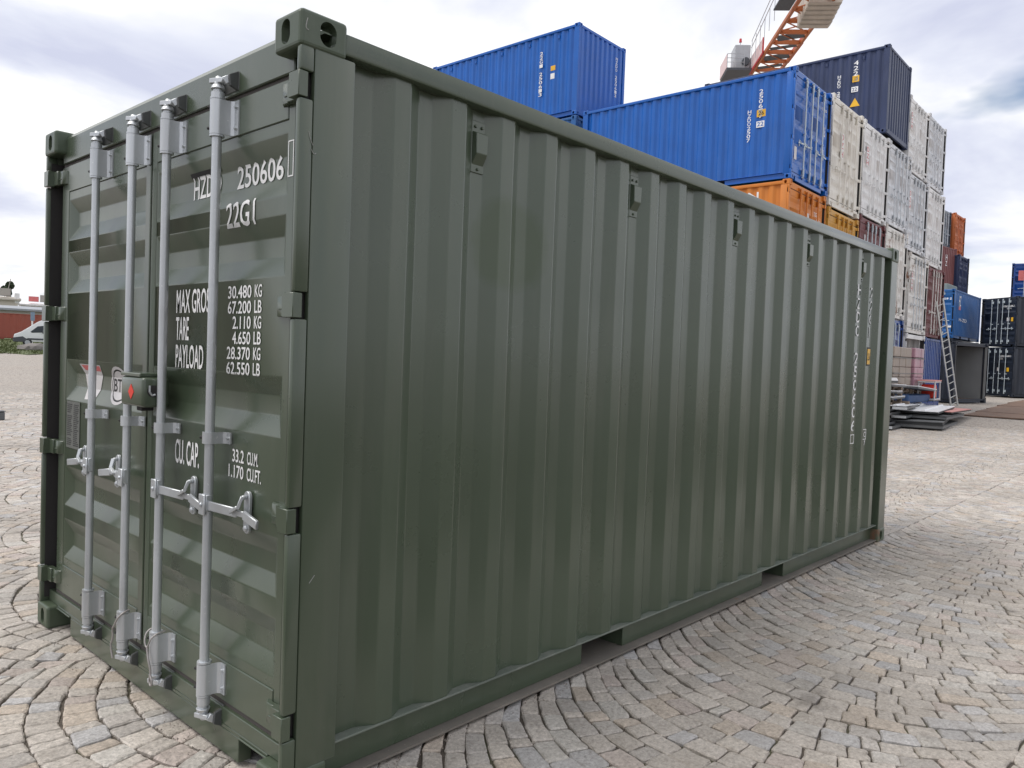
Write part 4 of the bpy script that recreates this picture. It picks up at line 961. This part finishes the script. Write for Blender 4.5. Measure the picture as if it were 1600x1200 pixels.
cpart(MB().bar(J(-1.9, -2.33, .6), J(1.0, -2.33, .6), .04, 1.15), 'side_panel', CRP)
cpart(MB().tube(J(-.4, -1.0, 2.15), J(-.4, -1.0, 2.7), .03, n=6), 'beacon_stem', CRG); cpart(MB().tube(J(-.4, -1.0, 2.7), J(-.4, -1.0, 3.0), .12, .09, n=10), 'beacon', CRR)
bx_, by_ = 72.2, 37.6
for sx in (-.9, .9):
    for sy in (-.9, .9): cpart(MB().box(bx_+sx-.1, bx_+sx+.1, by_+sy-.1, by_+sy+.1, .7, 28), 'mast_leg', CRO)
for k in range(13):
    z = 1+k*2.0
    for (p, q) in (((-.9, -.9), (.9, -.9)), ((.9, -.9), (.9, .9)), ((.9, .9), (-.9, .9)), ((-.9, .9), (-.9, -.9))): cpart(MB().tube((bx_+p[0], by_+p[1], z), (bx_+q[0], by_+q[1], z+2.0), .05, n=6), 'mast_brace', CRO)

# ------------------------------------------------------------------ far left: van, verge, sheds
GRASS = plain('verge_grass', (.085, .105, .035), .9)
def lray(px, dist):     # point on the left horizon sector at a picture column
    t = px/66; a = np.array([18.12, 75.40])*(1-t)+np.array([21.11, 74.58])*t; d = a-CAMP[:2]; d = d/np.linalg.norm(d); return CAMP[:2]+d*dist, d
def make_verge():
    mb = MB(); pr = [(62, .02), (66, .10), (76, .12), (84, .30), (90, .62), (110, .70), (150, .6)]; vs = []; cols = list(range(-160, 140, 12))
    for px in cols:
        for r, h in pr:
            p, _ = lray(px, r+math.sin(px*.11)*1.5); vs.append((p[0], p[1], float(gz(*p))+h-.012+.03*math.sin(px*.37+r)))
    n = len(pr); fs = [(i*n+k, i*n+k+1, (i+1)*n+k+1, (i+1)*n+k) for i in range(len(cols)-1) for k in range(n-1)]
    o = mb.add(vs, fs).build('grass_bank', GRASS, smooth=True); tag(o, 'low grassy bank at the far left edge of the yard', 'verge', kind='structure')
    # tufts
    bl = MB()
    for _ in range(2600):
        px = random.uniform(-60, 110); r = random.uniform(62, 92); p, _d = lray(px, r); h0 = float(np.interp(r, [q[0] for q in pr], [q[1] for q in pr])); z = float(gz(*p))+h0-.03
        hh = random.uniform(.05, .16); w = .05; dx_, dy_ = random.uniform(-.1, .1), random.uniform(-.1, .1)
        bl.add([(p[0]-w, p[1], z), (p[0]+w, p[1], z), (p[0]+dx_, p[1]+dy_, z+hh)], [(0, 1, 2)])
    g = bl.build('grass_tufts', GRASS); tag(g, 'ragged grass tufts on the far left bank', 'grass', kind='stuff')
make_verge()
def make_van():
    p, d = lray(21, 77.5); ax = Vector((d[1], -d[0], 0)).normalized(); side = Vector((d[0], d[1], 0))
    z0 = float(gz(*p))+.26; van = empty('parked_van', (p[0], p[1], z0), math.atan2(ax.y, ax.x)); tag(van, 'white panel van parked before the brick red container at far left', 'van')
    WV = paint('white_van_paint', (.74, .76, .78), .3, .03, .05, seed=40); GL = plain('tinted_glass', (.03, .04, .05), .1); TR = plain('grey_plastic_trim', (.07, .075, .09), .6); TY = plain('tyre', (.02, .02, .02), .9)
    prof = [(.02, .45), (.0, .75), (.06, 1.0), (.55, 1.22), (1.75, 2.12), (2.05, 2.26), (2.6, 2.32), (5.4, 2.32), (5.5, 2.2), (5.5, .42), (.3, .38)]
    MB().prism(prof, 1, .0, 1.95).build('body', WV, van, bevel=.05, seg=2, smooth=True)
    MB().prism([(.72, 1.27), (1.66, 1.98), (1.70, 2.0), (.80, 1.26)], 1, .12, 1.83).build('windscreen', GL, van)
    MB().prism([(1.20, 1.25), (1.72, 1.72), (2.18, 1.80), (2.18, 1.22), (1.3, 1.16)], 1, -.012, -.001).build('door_window', GL, van)
    MB().prism([(-.03, .36), (-.04, .72), (.65, .85), (.98, .62), (.98, .36)], 1, -.02, 1.97).build('bumper', TR, van, bevel=.03)
    MB().box(1.0, 5.45, -.015, -.002, .55, .70).build('side_moulding', TR, van)
    for x in (1.0, 4.3):
        for y in (-.01, 1.72):
            w = MB().tube((x, y, .33), (x, y+.24, .33), .34, n=20).build('wheel', TY, van); MB().tube((x, y-.012, .33), (x, y-.002, .33), .2, n=16).build('rim', CRG, w)
    for y in (.05, 1.65): MB().box(.03, .3, y, y+.26, .86, 1.02).build('headlight', GL, van, bevel=.03)
    MB().box(2.06, 2.2, -.20, -.01, 1.12, 1.40).build('mirror', TR, van, bevel=.03); MB().box(-.055, -.04, .7, 1.2, .52, .63).build('number_plate', WHITEP, van)
make_van()
p, d = lray(-55, 93); ang = math.atan2(-d[0], d[1])
far_red = place('long brick red container on the bank behind the white van', 'container', mats(BRICK), (p[0], p[1], float(gz(*p))+.62), math.atan2(-d[0], d[1])*1.0, 1.02, 0, None, 2.0)
def shed(name, label, px0, px1, dist, z0, z1, depth, wall, roofm, cat='building'):
    a, d = lray(px0, dist); b, _ = lray(px1, dist); e = empty(name, (a[0], a[1], float(gz(*a))), math.atan2(b[1]-a[1], b[0]-a[0])); tag(e, label, cat)
    w = float(np.linalg.norm(b-a)); g0 = -float(gz(*a))
    MB().box(0, w, 0, depth, z0, z1).build('wall', wall, e)
    MB().prism([(-.4, z1+.001), (depth+.4, z1+.001), (depth+.4, z1+.25), (depth/2, z1+.75), (-.4, z1+.25)], 0, -.4, w+.4).build('roof', roofm, e)
    k = 0
    x = 1.0
    while x < w-2:
        wi = MB().box(x, x+1.6, -.03, -.005, z1-1.3, z1-.45).build('window', DARK, e); MB().box(x+.76, x+.84, -.045, -.031, z1-1.3, z1-.45).build('mullion', WHT1, wi); x += 3.2
    return e, w
SHW = paint('shed_wall', (.35, .33, .30), .8, .08, .15, seed=41); SHR = plain('grey_metal_roof', (.30, .32, .35), .5); CREAM = paint('cream_render', (.52, .48, .42), .8, .06, .15, seed=42)
shed('long_shed', 'long low shed with grey roof behind the brick red container', -150, 150, 118, 0, 4.1, 9, SHW, SHR)
e, w = shed('cream_building', 'cream flat block rising behind the shed at far left', -120, 27, 140, 0, 6.3, 10, CREAM, CREAM)
MB().box(w-2.6, w-.9, 1, 2.6, 7.0, 8.1).build('chimney', SHW, e); MB().tube((w-1.2, 1.5, 8.1), (w-.9, 1.5, 9.6), .05, n=6).build('antenna', SHW, e); MB().box(w-.4, w+.2, -.05, 1.2, 5.9, 7.4).build('parapet_pillar', WHT1, e)
e, w = shed('white_building', 'white block with red rooftop unit beyond the shed', 32, 150, 150, 0, 6.0, 10, WHT1, WHT1)
MB().box(1.0, 2.4, 1, 2.5, 6.8, 7.6).build('rooftop_unit', PINKP, e); MB().box(2.6, 4.0, 1, 2.5, 6.8, 7.9).build('rooftop_unit', SHW, e)
LEAF = plain('far_foliage', (.035, .055, .025), .9); BARK = plain('bark', (.08, .06, .045), .9)
def far_tree(px, dist, zt, r, label):
    p, d = lray(px, dist); g = float(gz(*p)); e = empty('broadleaf_tree', (p[0], p[1], g)); tag(e, label, 'tree', 'far left trees')
    MB().tube((0, 0, 0), (.1, 0, zt-r), .28, .12, n=8).tube((0, 0, zt*.55), (r*.5, .2, zt-.5*r), .10, .04, n=6).tube((0, 0, zt*.6), (-r*.5, -.2, zt-.4*r), .10, .04, n=6).build('trunk', BARK, e)
    lf = MB()
    for _ in range(1500):
        v = Vector((random.gauss(0, 1), random.gauss(0, 1), random.gauss(0, 1))).normalized()*r*random.uniform(.35, 1)**.6
        v *= .75+.35*math.sin(v.x*2.1+px)*math.sin(v.z*2.7); c = v+Vector((0, 0, zt-r)); s = random.uniform(.12, .26)
        a1 = Vector((random.uniform(-1, 1), random.uniform(-1, 1), random.uniform(-1, 1))).normalized(); b1 = a1.orthogonal().normalized()
        lf.add([c+a1*s, c+b1*s, c-a1*s, c-b1*s], [(0, 1, 2, 3)])
    lf.build('crown', LEAF, e)
far_tree(9, 146, 8.7, .8, 'small dark tree top at the far left above the cream block'); far_tree(14, 146, 9.4, .7, 'taller dark tree beside the chimney at far left')
p, d = lray(50, 84); g = float(gz(*p)); e = empty('sign_post', (p[0], p[1], g+.2)); tag(e, 'white sign post standing behind the parked van', 'sign')
MB().tube((0, 0, 0), (0, 0, 3.0), .07, n=8).build('post', WHITEP, e); MB().box(-.17, .17, -.09, -.072, 2.3, 3.1).build('sign_plate', plain('blue_grey_sign', (.20, .27, .36), .5), e)
ROCK = plain('grey_boulder', (.20, .185, .175), .9)
for i, (px, s) in enumerate(((46, .62), (57, .72), (66, .6))):
    p, d = lray(px, 71); bm = bmesh.new(); bmesh.ops.create_icosphere(bm, subdivisions=2, radius=1)
    for v in bm.verts: v.co = Vector((v.co.x*s*1.3, v.co.y*s, max(-.3, v.co.z)*s*.7))*(1+.16*math.sin(v.co.x*5+i)*math.cos(v.co.y*4+i*2)+random.uniform(-.05, .05))
    me = bpy.data.meshes.new('boulder'); bm.to_mesh(me); bm.free(); o = link('boulder', me, ROCK); o.location = (p[0], p[1], float(gz(*p))+.16); tag(o, ['left small boulder in front of the van bumper', 'middle boulder in front of the parked van', 'right boulder half hidden by the green container'][i], 'boulder', 'boulders before the van')
# small dark kerb box cut by the left edge of the picture
p, d = lray(-6, 16.6); z = float(gz(*p)); e = empty('cable_box', (p[0], p[1], z)); tag(e, 'small dark box on the setts cut by the left picture edge', 'box')
MB().box(-.14, .14, -.08, .08, -.005, .15).build('housing', GRYS, e, bevel=.015); MB().box(-.15, .15, -.09, .09, .151, .165).build('lid', GRYS, e, bevel=.004)
bpy.data.scenes.remove(SIDE_SCENE)
